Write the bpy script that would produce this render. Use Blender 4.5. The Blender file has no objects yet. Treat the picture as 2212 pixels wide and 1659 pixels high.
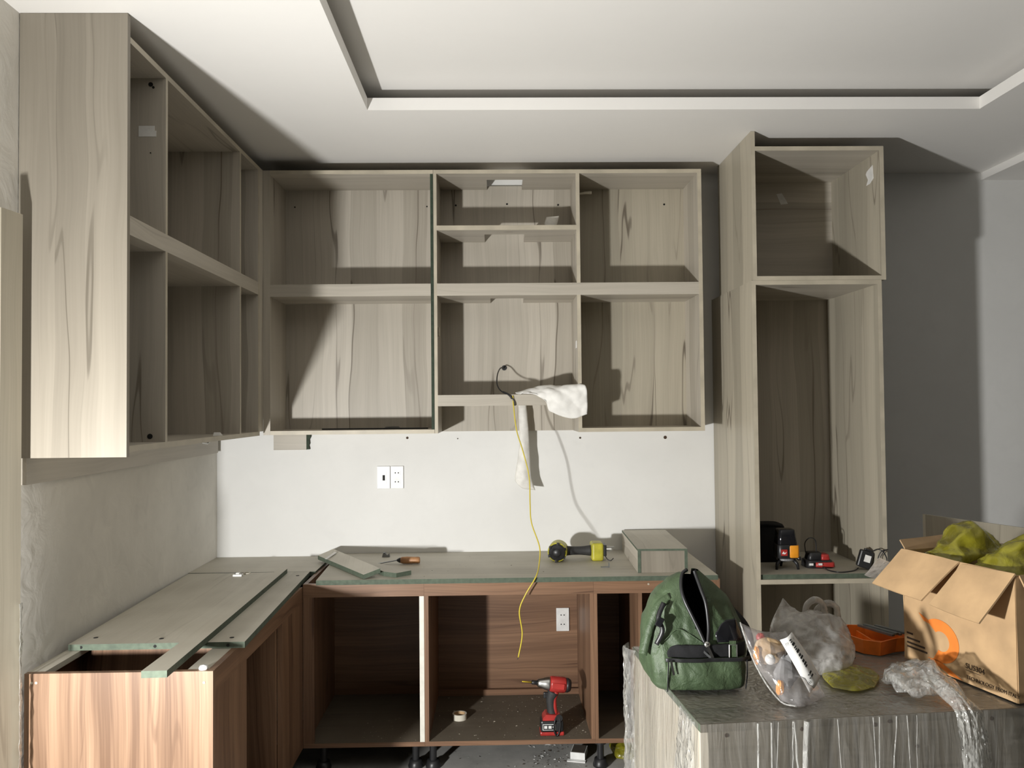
import bpy, bmesh, math, random
from mathutils import Vector, Matrix, noise

random.seed(7)
scene = bpy.context.scene
C = scene.collection

# ------------------------------------------------------------------ camera
CAMZ = 1.44
cam_d = bpy.data.cameras.new('camera')
cam_d.sensor_width = 36.0
cam_d.lens = 1770.73 / 2212 * 36.0
cam_d.clip_start = 0.05
cam = bpy.data.objects.new('camera', cam_d)
C.objects.link(cam)
_yaw, _pit, _rol = 0.0198, 0.0263, -0.0094
_f = Vector((math.sin(_yaw) * math.cos(_pit), math.cos(_yaw) * math.cos(_pit), math.sin(_pit)))
_r0 = Vector((math.cos(_yaw), -math.sin(_yaw), 0))
_u0 = _r0.cross(_f)
_r = math.cos(_rol) * _r0 + math.sin(_rol) * _u0
_u = -math.sin(_rol) * _r0 + math.cos(_rol) * _u0
cam.matrix_world = Matrix(((_r.x, _u.x, -_f.x, 0), (_r.y, _u.y, -_f.y, 0), (_r.z, _u.z, -_f.z, CAMZ), (0, 0, 0, 1)))
scene.camera = cam

# ------------------------------------------------------------------ light
world = bpy.data.worlds.new('room_dark')
scene.world = world
world.use_nodes = True
world.node_tree.nodes['Background'].inputs[0].default_value = (0.9, 0.95, 1.0, 1)
world.node_tree.nodes['Background'].inputs[1].default_value = 0.0

# LED flood lamp standing near the left wall, just outside the picture
LAMP = (-1.227, 1.009, 0.849)
ld = bpy.data.lights.new('work_lamp_light', 'AREA')
ld.shape = 'DISK'
ld.size = 0.11
ld.energy = 90
ld.color = (1.0, 0.995, 0.975)
lo = bpy.data.objects.new('work_lamp_light', ld)
C.objects.link(lo)
lo.location = LAMP
lo.rotation_euler = Vector((0.80, 0.60, 0.03)).to_track_quat('-Z', 'Y').to_euler()

scene.view_settings.view_transform = 'Standard'
scene.view_settings.look = 'None'
scene.view_settings.gamma = 1.0
scene.view_settings.use_curve_mapping = False
scene.view_settings.exposure = 0.0
scene.cycles.max_bounces = 6
scene.cycles.diffuse_bounces = 4
scene.cycles.glossy_bounces = 2
scene.cycles.transmission_bounces = 4
scene.cycles.transparent_max_bounces = 10
scene.cycles.caustics_reflective = False
scene.cycles.caustics_refractive = False
scene.cycles.blur_glossy = 1.0

# ------------------------------------------------------------------ materials
def srgb(r, g, b):
    def f(c):
        c /= 255.0
        return c / 12.92 if c <= 0.04045 else ((c + 0.055) / 1.055) ** 2.4
    return (f(r), f(g), f(b), 1)

class NT:
    def __init__(s, name):
        s.m = bpy.data.materials.new(name)
        s.m.use_nodes = True
        s.t = s.m.node_tree
        s.b = s.t.nodes['Principled BSDF']
    def n(s, typ, ins=None, **kw):
        nd = s.t.nodes.new(typ)
        for k, v in kw.items():
            setattr(nd, k, v)
        for k, v in (ins or {}).items():
            if hasattr(v, 'is_output') or isinstance(v, bpy.types.NodeSocket):
                s.t.links.new(v, nd.inputs[k])
            else:
                nd.inputs[k].default_value = v
        return nd
    def link(s, a, b):
        s.t.links.new(a, b)
    def mix(s, fac, a, b, blend='MIX'):
        nd = s.t.nodes.new('ShaderNodeMix')
        nd.data_type = 'RGBA'
        nd.blend_type = blend
        for sock, v in ((nd.inputs[0], fac), (nd.inputs[6], a), (nd.inputs[7], b)):
            if isinstance(v, bpy.types.NodeSocket):
                s.t.links.new(v, sock)
            else:
                sock.default_value = v
        return nd.outputs[2]
    def math(s, op, a, b=0.0, c=0.0):
        nd = s.t.nodes.new('ShaderNodeMath')
        nd.operation = op
        for i, v in enumerate((a, b, c)):
            if isinstance(v, bpy.types.NodeSocket):
                s.t.links.new(v, nd.inputs[i])
            else:
                nd.inputs[i].default_value = v
        return nd.outputs[0]
    def ramp(s, fac, stops, interp='LINEAR'):
        nd = s.t.nodes.new('ShaderNodeValToRGB')
        nd.color_ramp.interpolation = interp
        e = nd.color_ramp.elements
        while len(e) < len(stops):
            e.new(0.5)
        for el, (p, c) in zip(e, stops):
            el.position = p
            el.color = c if len(c) == 4 else (c[0], c[1], c[2], 1)
        s.t.links.new(fac, nd.inputs[0])
        return nd.outputs[0]
    def bump(s, h, strength=0.2, dist=0.005):
        nd = s.n('ShaderNodeBump', {'Height': h, 'Strength': strength, 'Distance': dist})
        s.link(nd.outputs[0], s.b.inputs['Normal'])

G = lambda v: (v, v, v, 1)

def plain(name, col, rough=0.5, metal=0.0, grime=0.0, bump=0.0, scale=30.0, spec=0.5):
    t = NT(name)
    t.b.inputs['Roughness'].default_value = rough
    t.b.inputs['Metallic'].default_value = metal
    t.b.inputs['Specular IOR Level'].default_value = spec
    tc = t.n('ShaderNodeTexCoord')
    nz = t.n('ShaderNodeTexNoise', {'Vector': tc.outputs['Object'], 'Scale': scale, 'Detail': 4.0})
    k = 0.12 + grime
    c2 = tuple(x * (1 - k) for x in col[:3]) + (1,)
    c3 = tuple(min(1, x * (1 + k * 0.5)) for x in col[:3]) + (1,)
    t.link(t.ramp(nz.outputs[0], [(0.3, c2), (0.7, c3)]), t.b.inputs['Base Color'])
    if bump:
        t.bump(nz.outputs[0], bump, 0.004)
    return t.m

def wood(name, axis, base, tint, dark, plank=0.11, vein=1.0, seed=0.0, rough=0.42, fine=0.20, dust=0.0):
    """straight-grained laminate; axis = direction the grain runs"""
    t = NT(name)
    t.b.inputs['Roughness'].default_value = rough
    t.b.inputs['Specular IOR Level'].default_value = 0.35
    tc = t.n('ShaderNodeTexCoord')
    sep = t.n('ShaderNodeSeparateXYZ', {0: tc.outputs['Object']})
    X, Y, Z = sep.outputs
    if axis == 'z':
        u, v = t.math('ADD', X, t.math('MULTIPLY', Y, 0.83)), Z
    elif axis == 'x':
        u, v = t.math('ADD', Z, t.math('MULTIPLY', Y, 0.83)), X
    else:
        u, v = t.math('ADD', X, t.math('MULTIPLY', Z, 0.83)), Y
    u = t.math('ADD', u, seed * 1.37)
    vv = t.math('ADD', v, seed * 2.11)
    c1 = t.n('ShaderNodeCombineXYZ', {0: u, 1: t.math('MULTIPLY', vv, 0.35), 2: seed})
    warp = t.n('ShaderNodeTexNoise', {'Vector': c1.outputs[0], 'Scale': 4.0, 'Detail': 2.0})
    uw = t.math('ADD', u, t.math('MULTIPLY', t.math('SUBTRACT', warp.outputs[0], 0.5), 0.07))
    vor = t.n('ShaderNodeTexVoronoi', {'W': uw, 'Scale': 1.0 / plank, 'Randomness': 1.0}, voronoi_dimensions='1D')
    sepc = t.n('ShaderNodeSeparateColor', {0: vor.outputs['Color']})
    col = t.mix(t.math('MULTIPLY', sepc.outputs[0], 0.85), base, tint)
    # wavy dark veins: contour lines of a stretched noise
    c2 = t.n('ShaderNodeCombineXYZ', {0: t.math('MULTIPLY', uw, 5.0), 1: t.math('MULTIPLY', vv, 0.32), 2: t.math('ADD', t.math('MULTIPLY', sepc.outputs[1], 9.0), seed)})
    n2 = t.n('ShaderNodeTexNoise', {'Vector': c2.outputs[0], 'Scale': 1.0, 'Detail': 2.5, 'Roughness': 0.55})
    fr = t.math('FRACT', t.math('MULTIPLY', n2.outputs[0], 6.0))
    line = t.math('ABSOLUTE', t.math('SUBTRACT', fr, 0.5))
    line = t.ramp(line, [(0.0, G(1)), (0.016, G(0.85)), (0.032, G(0.12)), (0.14, G(0))])
    c3 = t.n('ShaderNodeCombineXYZ', {0: t.math('MULTIPLY', uw, 6.0), 1: t.math('MULTIPLY', vv, 0.8), 2: seed + 3.0})
    n3 = t.n('ShaderNodeTexNoise', {'Vector': c3.outputs[0], 'Scale': 1.0, 'Detail': 1.0})
    mask = t.ramp(n3.outputs[0], [(0.42, G(0.05)), (0.62, G(1))])
    lm = t.math('MULTIPLY', t.math('MULTIPLY', line, mask), vein)
    # fine grain
    c4 = t.n('ShaderNodeCombineXYZ', {0: t.math('MULTIPLY', uw, 160.0), 1: t.math('MULTIPLY', vv, 3.0), 2: seed})
    n4 = t.n('ShaderNodeTexNoise', {'Vector': c4.outputs[0], 'Scale': 1.0, 'Detail': 1.5})
    c5 = t.n('ShaderNodeCombineXYZ', {0: t.math('MULTIPLY', uw, 28.0), 1: t.math('MULTIPLY', vv, 0.9), 2: seed + 8.0})
    n5 = t.n('ShaderNodeTexNoise', {'Vector': c5.outputs[0], 'Scale': 1.0, 'Detail': 1.0})
    gr = t.math('ADD', t.math('MULTIPLY', n4.outputs[0], 0.45), t.math('MULTIPLY', n5.outputs[0], 0.55))
    gr = t.ramp(gr, [(0.34, G(0)), (0.62, G(1))])
    col = t.mix(t.math('MULTIPLY', t.math('SUBTRACT', 1.0, gr), fine), col, dark)
    col = t.mix(lm, col, dark)
    if dust:
        nd = t.n('ShaderNodeTexNoise', {'Vector': tc.outputs['Object'], 'Scale': 5.0, 'Detail': 6.0})
        col = t.mix(t.math('MULTIPLY', t.ramp(nd.outputs[0], [(0.35, G(0.3)), (0.7, G(1))]), dust), col, (0.62, 0.59, 0.51, 1) if base[0] > 0.3 else (0.17, 0.15, 0.115, 1))
    t.link(col, t.b.inputs['Base Color'])
    return t.m

PB, PT, PD = (0.555, 0.51, 0.435, 1), (0.385, 0.35, 0.29, 1), (0.15, 0.125, 0.095, 1)
M = {}
M['ash_z'] = wood('pale_ash_upright_grain', 'z', PB, PT, PD, seed=1.0)
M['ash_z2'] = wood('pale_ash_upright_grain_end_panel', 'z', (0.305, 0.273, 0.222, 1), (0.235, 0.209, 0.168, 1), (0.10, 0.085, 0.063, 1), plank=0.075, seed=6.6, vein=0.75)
M['ash_z3'] = wood('pale_ash_upright_grain_tall', 'z', (0.47, 0.425, 0.335, 1), (0.33, 0.30, 0.235, 1), PD, plank=0.10, seed=7.7)
M['ash_x'] = wood('pale_ash_level_grain', 'x', PB, PT, PD, seed=2.6, vein=0.6)
M['ash_y'] = wood('pale_ash_depth_grain', 'y', PB, PT, PD, seed=3.1, vein=0.6)
M['edge'] = plain('pale_edge_band', (0.47, 0.42, 0.325, 1), 0.45, grime=0.05, scale=12)
M['dusty_y'] = wood('dusty_board_depth_grain', 'y', (0.52, 0.485, 0.405, 1), (0.40, 0.372, 0.31, 1), (0.23, 0.205, 0.16, 1), seed=5.5, vein=0.5, dust=0.65, rough=0.55)
M['dusty_x'] = wood('dusty_board_level_grain', 'x', (0.52, 0.485, 0.405, 1), (0.40, 0.372, 0.31, 1), (0.23, 0.205, 0.16, 1), seed=6.5, vein=0.5, dust=0.65, rough=0.55)
WB, WT, WD = (0.285, 0.165, 0.098, 1), (0.185, 0.102, 0.060, 1), (0.060, 0.030, 0.019, 1)
M['wal_z'] = wood('walnut_upright_grain', 'z', WB, WT, WD, plank=0.05, seed=1.9, vein=0.8, fine=0.5)
M['wal_x'] = wood('walnut_level_grain', 'x', WB, WT, WD, plank=0.05, seed=2.9, vein=0.8, fine=0.5)
M['wal_y'] = wood('walnut_depth_grain', 'y', WB, WT, WD, plank=0.05, seed=3.9, vein=0.8, fine=0.5)
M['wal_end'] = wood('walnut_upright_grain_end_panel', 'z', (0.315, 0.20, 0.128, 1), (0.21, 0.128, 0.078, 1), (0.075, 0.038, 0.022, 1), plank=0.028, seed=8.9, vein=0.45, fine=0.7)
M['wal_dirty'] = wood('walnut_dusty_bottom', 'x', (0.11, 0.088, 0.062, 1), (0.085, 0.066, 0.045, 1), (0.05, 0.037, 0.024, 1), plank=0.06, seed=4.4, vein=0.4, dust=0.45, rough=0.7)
M['green'] = plain('green_fibreboard_core', (0.080, 0.104, 0.072, 1), 0.75, grime=0.15, bump=0.1, scale=60)
M['green_dark'] = plain('dark_green_fibreboard_core', (0.030, 0.047, 0.028, 1), 0.8, grime=0.2, scale=60)
M['white_strip'] = plain('white_edge_film', (0.72, 0.70, 0.62, 1), 0.4)

def wall_mat(name, col, var=0.06, bumpy=0.12):
    t = NT(name)
    t.b.inputs['Roughness'].default_value = 0.62
    t.b.inputs['Specular IOR Level'].default_value = 0.3
    tc = t.n('ShaderNodeTexCoord')
    a = t.n('ShaderNodeTexNoise', {'Vector': tc.outputs['Object'], 'Scale': 2.2, 'Detail': 5.0, 'Roughness': 0.6})
    b = t.n('ShaderNodeTexNoise', {'Vector': tc.outputs['Object'], 'Scale': 9.0, 'Detail': 6.0, 'Distortion': 1.2})
    lo_ = tuple(c * (1 - var) for c in col[:3]) + (1,)
    c1 = t.ramp(a.outputs[0], [(0.35, lo_), (0.65, col)])
    c2 = t.mix(t.ramp(b.outputs[0], [(0.55, G(0)), (0.75, G(0.35))]), c1, tuple(c * (1 - 1.6 * var) for c in col[:3]) + (1,))
    t.link(c2, t.b.inputs['Base Color'])
    t.bump(b.outputs[0], bumpy, 0.004)
    return t.m

M['wall'] = wall_mat('white_wall_paint', (0.80, 0.795, 0.77, 1))
M['wall_left'] = wall_mat('skim_coat_wall', (0.84, 0.81, 0.745, 1), 0.17, 0.8)
M['ceil'] = wall_mat('white_ceiling_paint', (0.86, 0.84, 0.805, 1), 0.02, 0.02)
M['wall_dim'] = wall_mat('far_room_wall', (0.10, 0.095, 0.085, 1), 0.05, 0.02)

def floor_mat():
    t = NT('dusty_grey_floor')
    t.b.inputs['Roughness'].default_value = 0.55
    tc = t.n('ShaderNodeTexCoord')
    a = t.n('ShaderNodeTexNoise', {'Vector': tc.outputs['Object'], 'Scale': 6.0, 'Detail': 8.0, 'Roughness': 0.65})
    b = t.n('ShaderNodeTexNoise', {'Vector': tc.outputs['Object'], 'Scale': 120.0, 'Detail': 3.0})
    c = t.ramp(a.outputs[0], [(0.3, (0.27, 0.265, 0.25, 1)), (0.7, (0.42, 0.41, 0.385, 1))])
    c = t.mix(t.ramp(b.outputs[0], [(0.6, G(0)), (0.75, G(0.6))]), c, (0.45, 0.43, 0.40, 1))
    t.link(c, t.b.inputs['Base Color'])
    return t.m
M['floor'] = floor_mat()

def film_mat(name, col, opac=0.25, rough=0.12, bump=0.4, scale=25.0, stretch=(1, 1, 1), shine=0.7):
    """thin plastic: mostly see-through, glossy, with creases"""
    t = NT(name)
    nt = t.t
    nt.nodes.remove(t.b)
    out = [n for n in nt.nodes if n.type == 'OUTPUT_MATERIAL'][0]
    tc = t.n('ShaderNodeTexCoord')
    mp = t.n('ShaderNodeMapping', {0: tc.outputs['Object'], 3: stretch})
    nz = t.n('ShaderNodeTexNoise', {'Vector': mp.outputs[0], 'Scale': scale, 'Detail': 4.0, 'Distortion': 0.8})
    bp = t.n('ShaderNodeBump', {'Height': nz.outputs[0], 'Strength': bump, 'Distance': 0.01})
    tr = t.n('ShaderNodeBsdfTransparent', {0: tuple(0.5 + 0.5 * c for c in col[:3]) + (1,)})
    di = t.n('ShaderNodeBsdfDiffuse', {0: col, 'Normal': bp.outputs[0]})
    tl = t.n('ShaderNodeBsdfTranslucent', {0: col, 'Normal': bp.outputs[0]})
    gl = t.n('ShaderNodeBsdfGlossy', {0: (1, 1, 1, 1), 1: rough, 'Normal': bp.outputs[0]})
    dd = t.n('ShaderNodeMixShader', {0: 0.35, 1: di.outputs[0], 2: tl.outputs[0]})
    fac = t.ramp(nz.outputs[0], [(0.35, G(opac * 0.55)), (0.7, G(min(1, opac * 1.5)))])
    m1 = t.n('ShaderNodeMixShader', {0: fac, 1: tr.outputs[0], 2: dd.outputs[0]})
    lw = t.n('ShaderNodeLayerWeight', {0: 0.5, 'Normal': bp.outputs[0]})
    ff = t.math('ADD', t.math('MULTIPLY', t.math('POWER', lw.outputs['Facing'], 3.0), shine), 0.035)
    m2 = t.n('ShaderNodeMixShader', {0: ff, 1: m1.outputs[0], 2: gl.outputs[0]})
    nt.links.new(m2.outputs[0], out.inputs[0])
    return t.m
M['film'] = film_mat('clear_stretch_film', (0.85, 0.84, 0.80, 1), 0.14, 0.14, 0.55, 14.0, (4, 4, 0.5), 0.7)
M['film_thick'] = film_mat('bunched_stretch_film', (0.88, 0.88, 0.85, 1), 0.42, 0.10, 0.8, 34.0, (2.5, 2.5, 0.7), 0.9)
M['film_loose'] = film_mat('loose_crumpled_film', (0.90, 0.90, 0.87, 1), 0.22, 0.09, 1.0, 26.0, (2.5, 2.5, 0.8), 1.0)
M['bag_clear'] = film_mat('clear_zip_bag_plastic', (0.78, 0.76, 0.76, 1), 0.22, 0.12, 0.35, 22.0)
M['bag_milky'] = film_mat('milky_carrier_bag_plastic', (0.70, 0.68, 0.65, 1), 0.50, 0.25, 0.6, 24.0)
M['bag_yellow'] = film_mat('yellow_translucent_bag_plastic', (0.46, 0.42, 0.035, 1), 0.55, 0.22, 0.9, 18.0)
M['cloth'] = plain('white_cotton_cloth', (0.80, 0.785, 0.745, 1), 0.9, bump=0.15, scale=25)
M['sleeve'] = plain('off_white_paper_sleeve', (0.76, 0.74, 0.69, 1), 0.6, bump=0.35, scale=35)
M['black'] = plain('black_plastic', (0.016, 0.016, 0.017, 1), 0.4)
M['black_gloss'] = plain('black_glossy_plastic', (0.012, 0.012, 0.014, 1), 0.12)
M['black_soft'] = plain('black_woven_fabric', (0.006, 0.006, 0.007, 1), 0.95, bump=0.3, scale=90)
M['rubber'] = plain('dark_rubber_grip', (0.03, 0.03, 0.03, 1), 0.65)
M['grey'] = plain('grey_plastic', (0.22, 0.22, 0.22, 1), 0.5)
M['red'] = plain('red_plastic', (0.42, 0.035, 0.03, 1), 0.32, grime=0.1)
M['orange'] = plain('orange_plastic', (0.80, 0.19, 0.02, 1), 0.35, grime=0.05)
M['amber'] = plain('amber_rubber', (0.85, 0.33, 0.02, 1), 0.5)
M['yellow'] = plain('yellow_green_plastic', (0.46, 0.42, 0.04, 1), 0.4, grime=0.1)
M['yellow_wire'] = plain('yellow_wire_insulation', (0.62, 0.50, 0.05, 1), 0.4)
M['gold'] = plain('brass_bit', (0.75, 0.55, 0.05, 1), 0.25, 0.6)
M['steel'] = plain('steel', (0.55, 0.55, 0.53, 1), 0.28, 1.0)
M['steel_dark'] = plain('grey_steel', (0.24, 0.25, 0.25, 1), 0.45, 0.8)
M['white'] = plain('white_plastic', (0.80, 0.80, 0.78, 1), 0.35)
M['paper'] = plain('white_paper', (0.74, 0.73, 0.70, 1), 0.8)
M['ink'] = plain('black_ink', (0.02, 0.02, 0.02, 1), 0.8)
M['brown_ink'] = plain('dark_brown_ink', (0.06, 0.035, 0.02, 1), 0.8)
M['orange_ink'] = plain('orange_ink', (0.80, 0.22, 0.03, 1), 0.8)
M['hole'] = plain('dark_hole', (0.008, 0.008, 0.007, 1), 0.9)
M['card'] = plain('brown_cardboard', (0.50, 0.33, 0.175, 1), 0.85, grime=0.06, bump=0.08, scale=14)
M['card_in'] = plain('brown_cardboard_inside', (0.40, 0.265, 0.145, 1), 0.9, grime=0.08, scale=14)
M['handle'] = plain('worn_wood_handle', (0.42, 0.21, 0.09, 1), 0.5, grime=0.25, scale=40)
M['tape'] = plain('cream_masking_tape', (0.68, 0.64, 0.54, 1), 0.6)
M['chip'] = plain('sawdust_chips', (0.52, 0.47, 0.38, 1), 0.9, grime=0.3)
M['chip_dark'] = plain('dark_wood_crumbs', (0.07, 0.055, 0.04, 1), 0.9)
M['beige'] = plain('beige_hardware', (0.60, 0.42, 0.24, 1), 0.5, grime=0.2)

def canvas():
    t = NT('green_canvas')
    t.b.inputs['Roughness'].default_value = 0.55
    tc = t.n('ShaderNodeTexCoord')
    a = t.n('ShaderNodeTexNoise', {'Vector': tc.outputs['Object'], 'Scale': 9.0, 'Detail': 5.0})
    b = t.n('ShaderNodeTexNoise', {'Vector': tc.outputs['Object'], 'Scale': 28.0, 'Detail': 3.0, 'Distortion': 0.6})
    w = t.n('ShaderNodeTexNoise', {'Vector': tc.outputs['Object'], 'Scale': 500.0})
    c = t.ramp(a.outputs[0], [(0.3, (0.034, 0.056, 0.026, 1)), (0.7, (0.066, 0.100, 0.048, 1))])
    t.link(c, t.b.inputs['Base Color'])
    h = t.math('ADD', t.math('MULTIPLY', b.outputs[0], 1.0), t.math('MULTIPLY', w.outputs[0], 0.12))
    t.bump(h, 0.55, 0.012)
    return t.m
M['canvas'] = canvas()

# ------------------------------------------------------------------ mesh helpers
WM = {}   # world matrix of every thing (parts sit at its origin)

class MB:
    """collects geometry in world coordinates; build() links it as one mesh object"""
    def __init__(s):
        s.v, s.f, s.mi = [], [], []
    def add(s, vs, fs, mi=0):
        o = len(s.v)
        s.v += [Vector(p) for p in vs]
        s.f += [tuple(i + o for i in f) for f in fs]
        s.mi += ([mi] * len(fs) if isinstance(mi, int) else list(mi))
        return s
    def box(s, x0, x1, y0, y1, z0, z1, mi=0, edge=None):
        """edge: {'-x':1, ...} other material slots by side"""
        vs = [(x, y, z) for z in (z0, z1) for y in (y0, y1) for x in (x0, x1)]
        fs = [(0, 2, 3, 1), (4, 5, 7, 6), (0, 1, 5, 4), (2, 6, 7, 3), (0, 4, 6, 2), (1, 3, 7, 5)]
        ds = ['-z', '+z', '-y', '+y', '-x', '+x']
        return s.add(vs, fs, [(edge or {}).get(d, mi) for d in ds])
    def bevbox(s, x0, x1, y0, y1, z0, z1, r=0.003, mi=0, segs=2):
        bm = bmesh.new()
        bmesh.ops.create_cube(bm, size=1.0)
        for v in bm.verts:
            v.co = Vector(((x0 + x1) / 2 + v.co.x * (x1 - x0), (y0 + y1) / 2 + v.co.y * (y1 - y0), (z0 + z1) / 2 + v.co.z * (z1 - z0)))
        bmesh.ops.bevel(bm, geom=bm.edges[:], offset=r, segments=segs, affect='EDGES', profile=0.5)
        bm.verts.index_update()
        s.add([v.co.copy() for v in bm.verts], [tuple(v.index for v in f.verts) for f in bm.faces], mi)
        bm.free()
        return s
    def prism(s, poly, axis, a0, a1, mi=0, side=None):
        """poly: 2-D points in the two other axes (x,y,z order); side: slot for the walls"""
        def P(p, a):
            return {'x': (a, p[0], p[1]), 'y': (p[0], a, p[1]), 'z': (p[0], p[1], a)}[axis]
        n = len(poly)
        vs = [P(p, a0) for p in poly] + [P(p, a1) for p in poly]
        fs = [tuple(range(n - 1, -1, -1)), tuple(range(n, 2 * n))] + [(i, (i + 1) % n, n + (i + 1) % n, n + i) for i in range(n)]
        m2 = mi if side is None else side
        return s.add(vs, fs, [mi, mi] + [m2] * n)
    def tube(s, pts, r, n=10, mi=0, cap=True):
        pts = [Vector(p) for p in pts]
        rr = r if isinstance(r, (list, tuple)) else [r] * len(pts)
        up = Vector((0.13, 0.21, 1)).normalized()
        rings = []
        pn = None
        for i, p in enumerate(pts):
            d = (pts[min(i + 1, len(pts) - 1)] - pts[max(i - 1, 0)]).normalized()
            if pn is None:
                a = d.cross(up)
                if a.length < 0.2:
                    a = d.cross(Vector((1, 0, 0)))
            else:
                a = pn - d * pn.dot(d)
            a.normalize()
            pn = a
            b = d.cross(a)
            rings.append([p + rr[i] * (math.cos(t) * a + math.sin(t) * b) for t in [2 * math.pi * k / n for k in range(n)]])
        return s.rings(rings, mi, cap)
    def rings(s, rings, mi=0, cap=True, closed=True):
        n = len(rings[0])
        vs = [p for r in rings for p in r]
        fs = []
        for i in range(len(rings) - 1):
            for k in range(n if closed else n - 1):
                k2 = (k + 1) % n
                fs.append((i * n + k, i * n + k2, (i + 1) * n + k2, (i + 1) * n + k))
        if cap and closed:
            fs.append(tuple(range(n - 1, -1, -1)))
            fs.append(tuple((len(rings) - 1) * n + k for k in range(n)))
        return s.add(vs, fs, mi)
    def lathe(s, prof, o, axis=(0, 0, 1), n=24, mi=0, cap=True):
        """prof: (radius, height along axis)"""
        ax = Vector(axis).normalized()
        a = ax.cross(Vector((0.3, 0.9, 0.1)))
        a.normalize()
        b = ax.cross(a)
        o = Vector(o)
        rings = [[o + ax * h + r * (math.cos(t) * a + math.sin(t) * b) for t in [2 * math.pi * k / n for k in range(n)]] for r, h in prof]
        return s.rings(rings, mi, cap)
    def xform(s, mat, i0=0):
        for i in range(i0, len(s.v)):
            s.v[i] = mat @ s.v[i]
        return s
    def build(s, name, mats, parent=None, smooth=False, local=False, subsurf=0, kind=None, label=None):
        me = bpy.data.meshes.new(name)
        root = parent
        M4 = Matrix.Identity(4)
        if parent is not None and not local:
            M4 = WM.get(parent.name, Matrix.Identity(4))
        inv = M4.inverted()
        me.from_pydata([tuple(inv @ v) for v in s.v], [], s.f)
        bm = bmesh.new()
        bm.from_mesh(me)
        bm.faces.ensure_lookup_table()
        bmesh.ops.recalc_face_normals(bm, faces=bm.faces)
        bm.to_mesh(me)
        bm.free()
        for m in (mats if isinstance(mats, (list, tuple)) else [mats]):
            me.materials.append(M[m] if isinstance(m, str) else m)
        me.polygons.foreach_set('material_index', s.mi)
        if smooth:
            me.polygons.foreach_set('use_smooth', [True] * len(me.polygons))
        me.update()
        o = bpy.data.objects.new(name, me)
        C.objects.link(o)
        if parent is not None:
            o.parent = parent
            WM[o.name] = M4
        if subsurf:
            md = o.modifiers.new('smooth', 'SUBSURF')
            md.levels = md.render_levels = subsurf
        if kind:
            o['kind'] = kind
        if label:
            o['label'] = label
        return o

def tag(o, label, cat, group=None, kind=None):
    o['label'] = label
    o['category'] = cat
    if group:
        o['group'] = group
    if kind:
        o['kind'] = kind
    return o

def thing(name, label, cat, loc, rotz=0.0, group=None):
    o = bpy.data.objects.new(name, None)
    o.empty_display_size = 0.05
    C.objects.link(o)
    o.location = loc
    o.rotation_euler = (0, 0, rotz)
    mw = Matrix.Translation(loc) @ Matrix.Rotation(rotz, 4, 'Z')
    WM[o.name] = mw
    return tag(o, label, cat, group)

def struct(name, mb, mats, parent=None, **kw):
    o = mb.build(name, mats, parent, **kw)
    if parent is None:
        o['kind'] = 'structure'
    return o

def pb(name, parent, mats, *b, edge=None, label=None):
    """one board as a part"""
    return MB().box(*b, edge=edge).build(name, mats, parent, label=label)

def catmull(pts, n):
    """resample control points to n+1 points"""
    pts = [Vector(p) for p in pts]
    m = len(pts) - 1
    out = []
    for i in range(n + 1):
        t = i / n * m
        k = min(int(t), m - 1)
        u = t - k
        p1, p2 = pts[k], pts[k + 1]
        p0 = pts[k - 1] if k else p1 * 2 - p2
        p3 = pts[k + 2] if k + 2 <= m else p2 * 2 - p1
        out.append(0.5 * ((2 * p1) + (p2 - p0) * u + (2 * p0 - 5 * p1 + 4 * p2 - p3) * u * u + (3 * p1 - p0 - 3 * p2 + p3) * u ** 3))
    return out

def surf(rows, nu, nv):
    """control grid -> dense grid of points"""
    dense = [catmull(r, nu) for r in rows]
    cols = [catmull([d[i] for d in dense], nv) for i in range(nu + 1)]
    return [[cols[i][j] for i in range(nu + 1)] for j in range(nv + 1)]

def ridge(p, f, seed=0.0):
    q = Vector(p) * f + Vector((seed, seed * 0.7, -seed))
    return 1 - 2 * abs(noise.noise(q)) + 0.5 * (1 - 2 * abs(noise.noise(q * 2.1))) - 0.75

def sheet(mb, grid, th=0.0015, amp=0.0, freq=20.0, seed=0.0, mi=0, fmask=None):
    """grid of points -> thin solid sheet with creases"""
    nv, nu = len(grid), len(grid[0])
    def nrm(j, i):
        a = grid[j][min(i + 1, nu - 1)] - grid[j][max(i - 1, 0)]
        b = grid[min(j + 1, nv - 1)][i] - grid[max(j - 1, 0)][i]
        n = a.cross(b)
        return n.normalized() if n.length > 1e-12 else Vector((0, 0, 1))
    top, bot = [], []
    for j in range(nv):
        for i in range(nu):
            n = nrm(j, i)
            k = fmask(i / (nu - 1), j / (nv - 1)) if fmask else 1.0
            p = grid[j][i] + n * (amp * k * ridge(grid[j][i], freq, seed))
            top.append(p + n * th * 0.5)
            bot.append(p - n * th * 0.5)
    N = nu * nv
    fs = []
    for j in range(nv - 1):
        for i in range(nu - 1):
            a = j * nu + i
            fs.append((a, a + 1, a + nu + 1, a + nu))
            fs.append((N + a, N + a + nu, N + a + nu + 1, N + a + 1))
    border = [i for i in range(nu)] + [j * nu + nu - 1 for j in range(1, nv)] + [(nv - 1) * nu + i for i in range(nu - 2, -1, -1)] + [j * nu for j in range(nv - 2, 0, -1)]
    for a, b in zip(border, border[1:] + border[:1]):
        fs.append((a, N + a, N + b, b))
    return mb.add(top + bot, fs, mi)

def skin(mb, grid):
    """one-layer film"""
    nv, nu = len(grid), len(grid[0])
    return mb.add([p for r in grid for p in r], [(j * nu + i, j * nu + i + 1, (j + 1) * nu + i + 1, (j + 1) * nu + i) for j in range(nv - 1) for i in range(nu - 1)])

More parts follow.
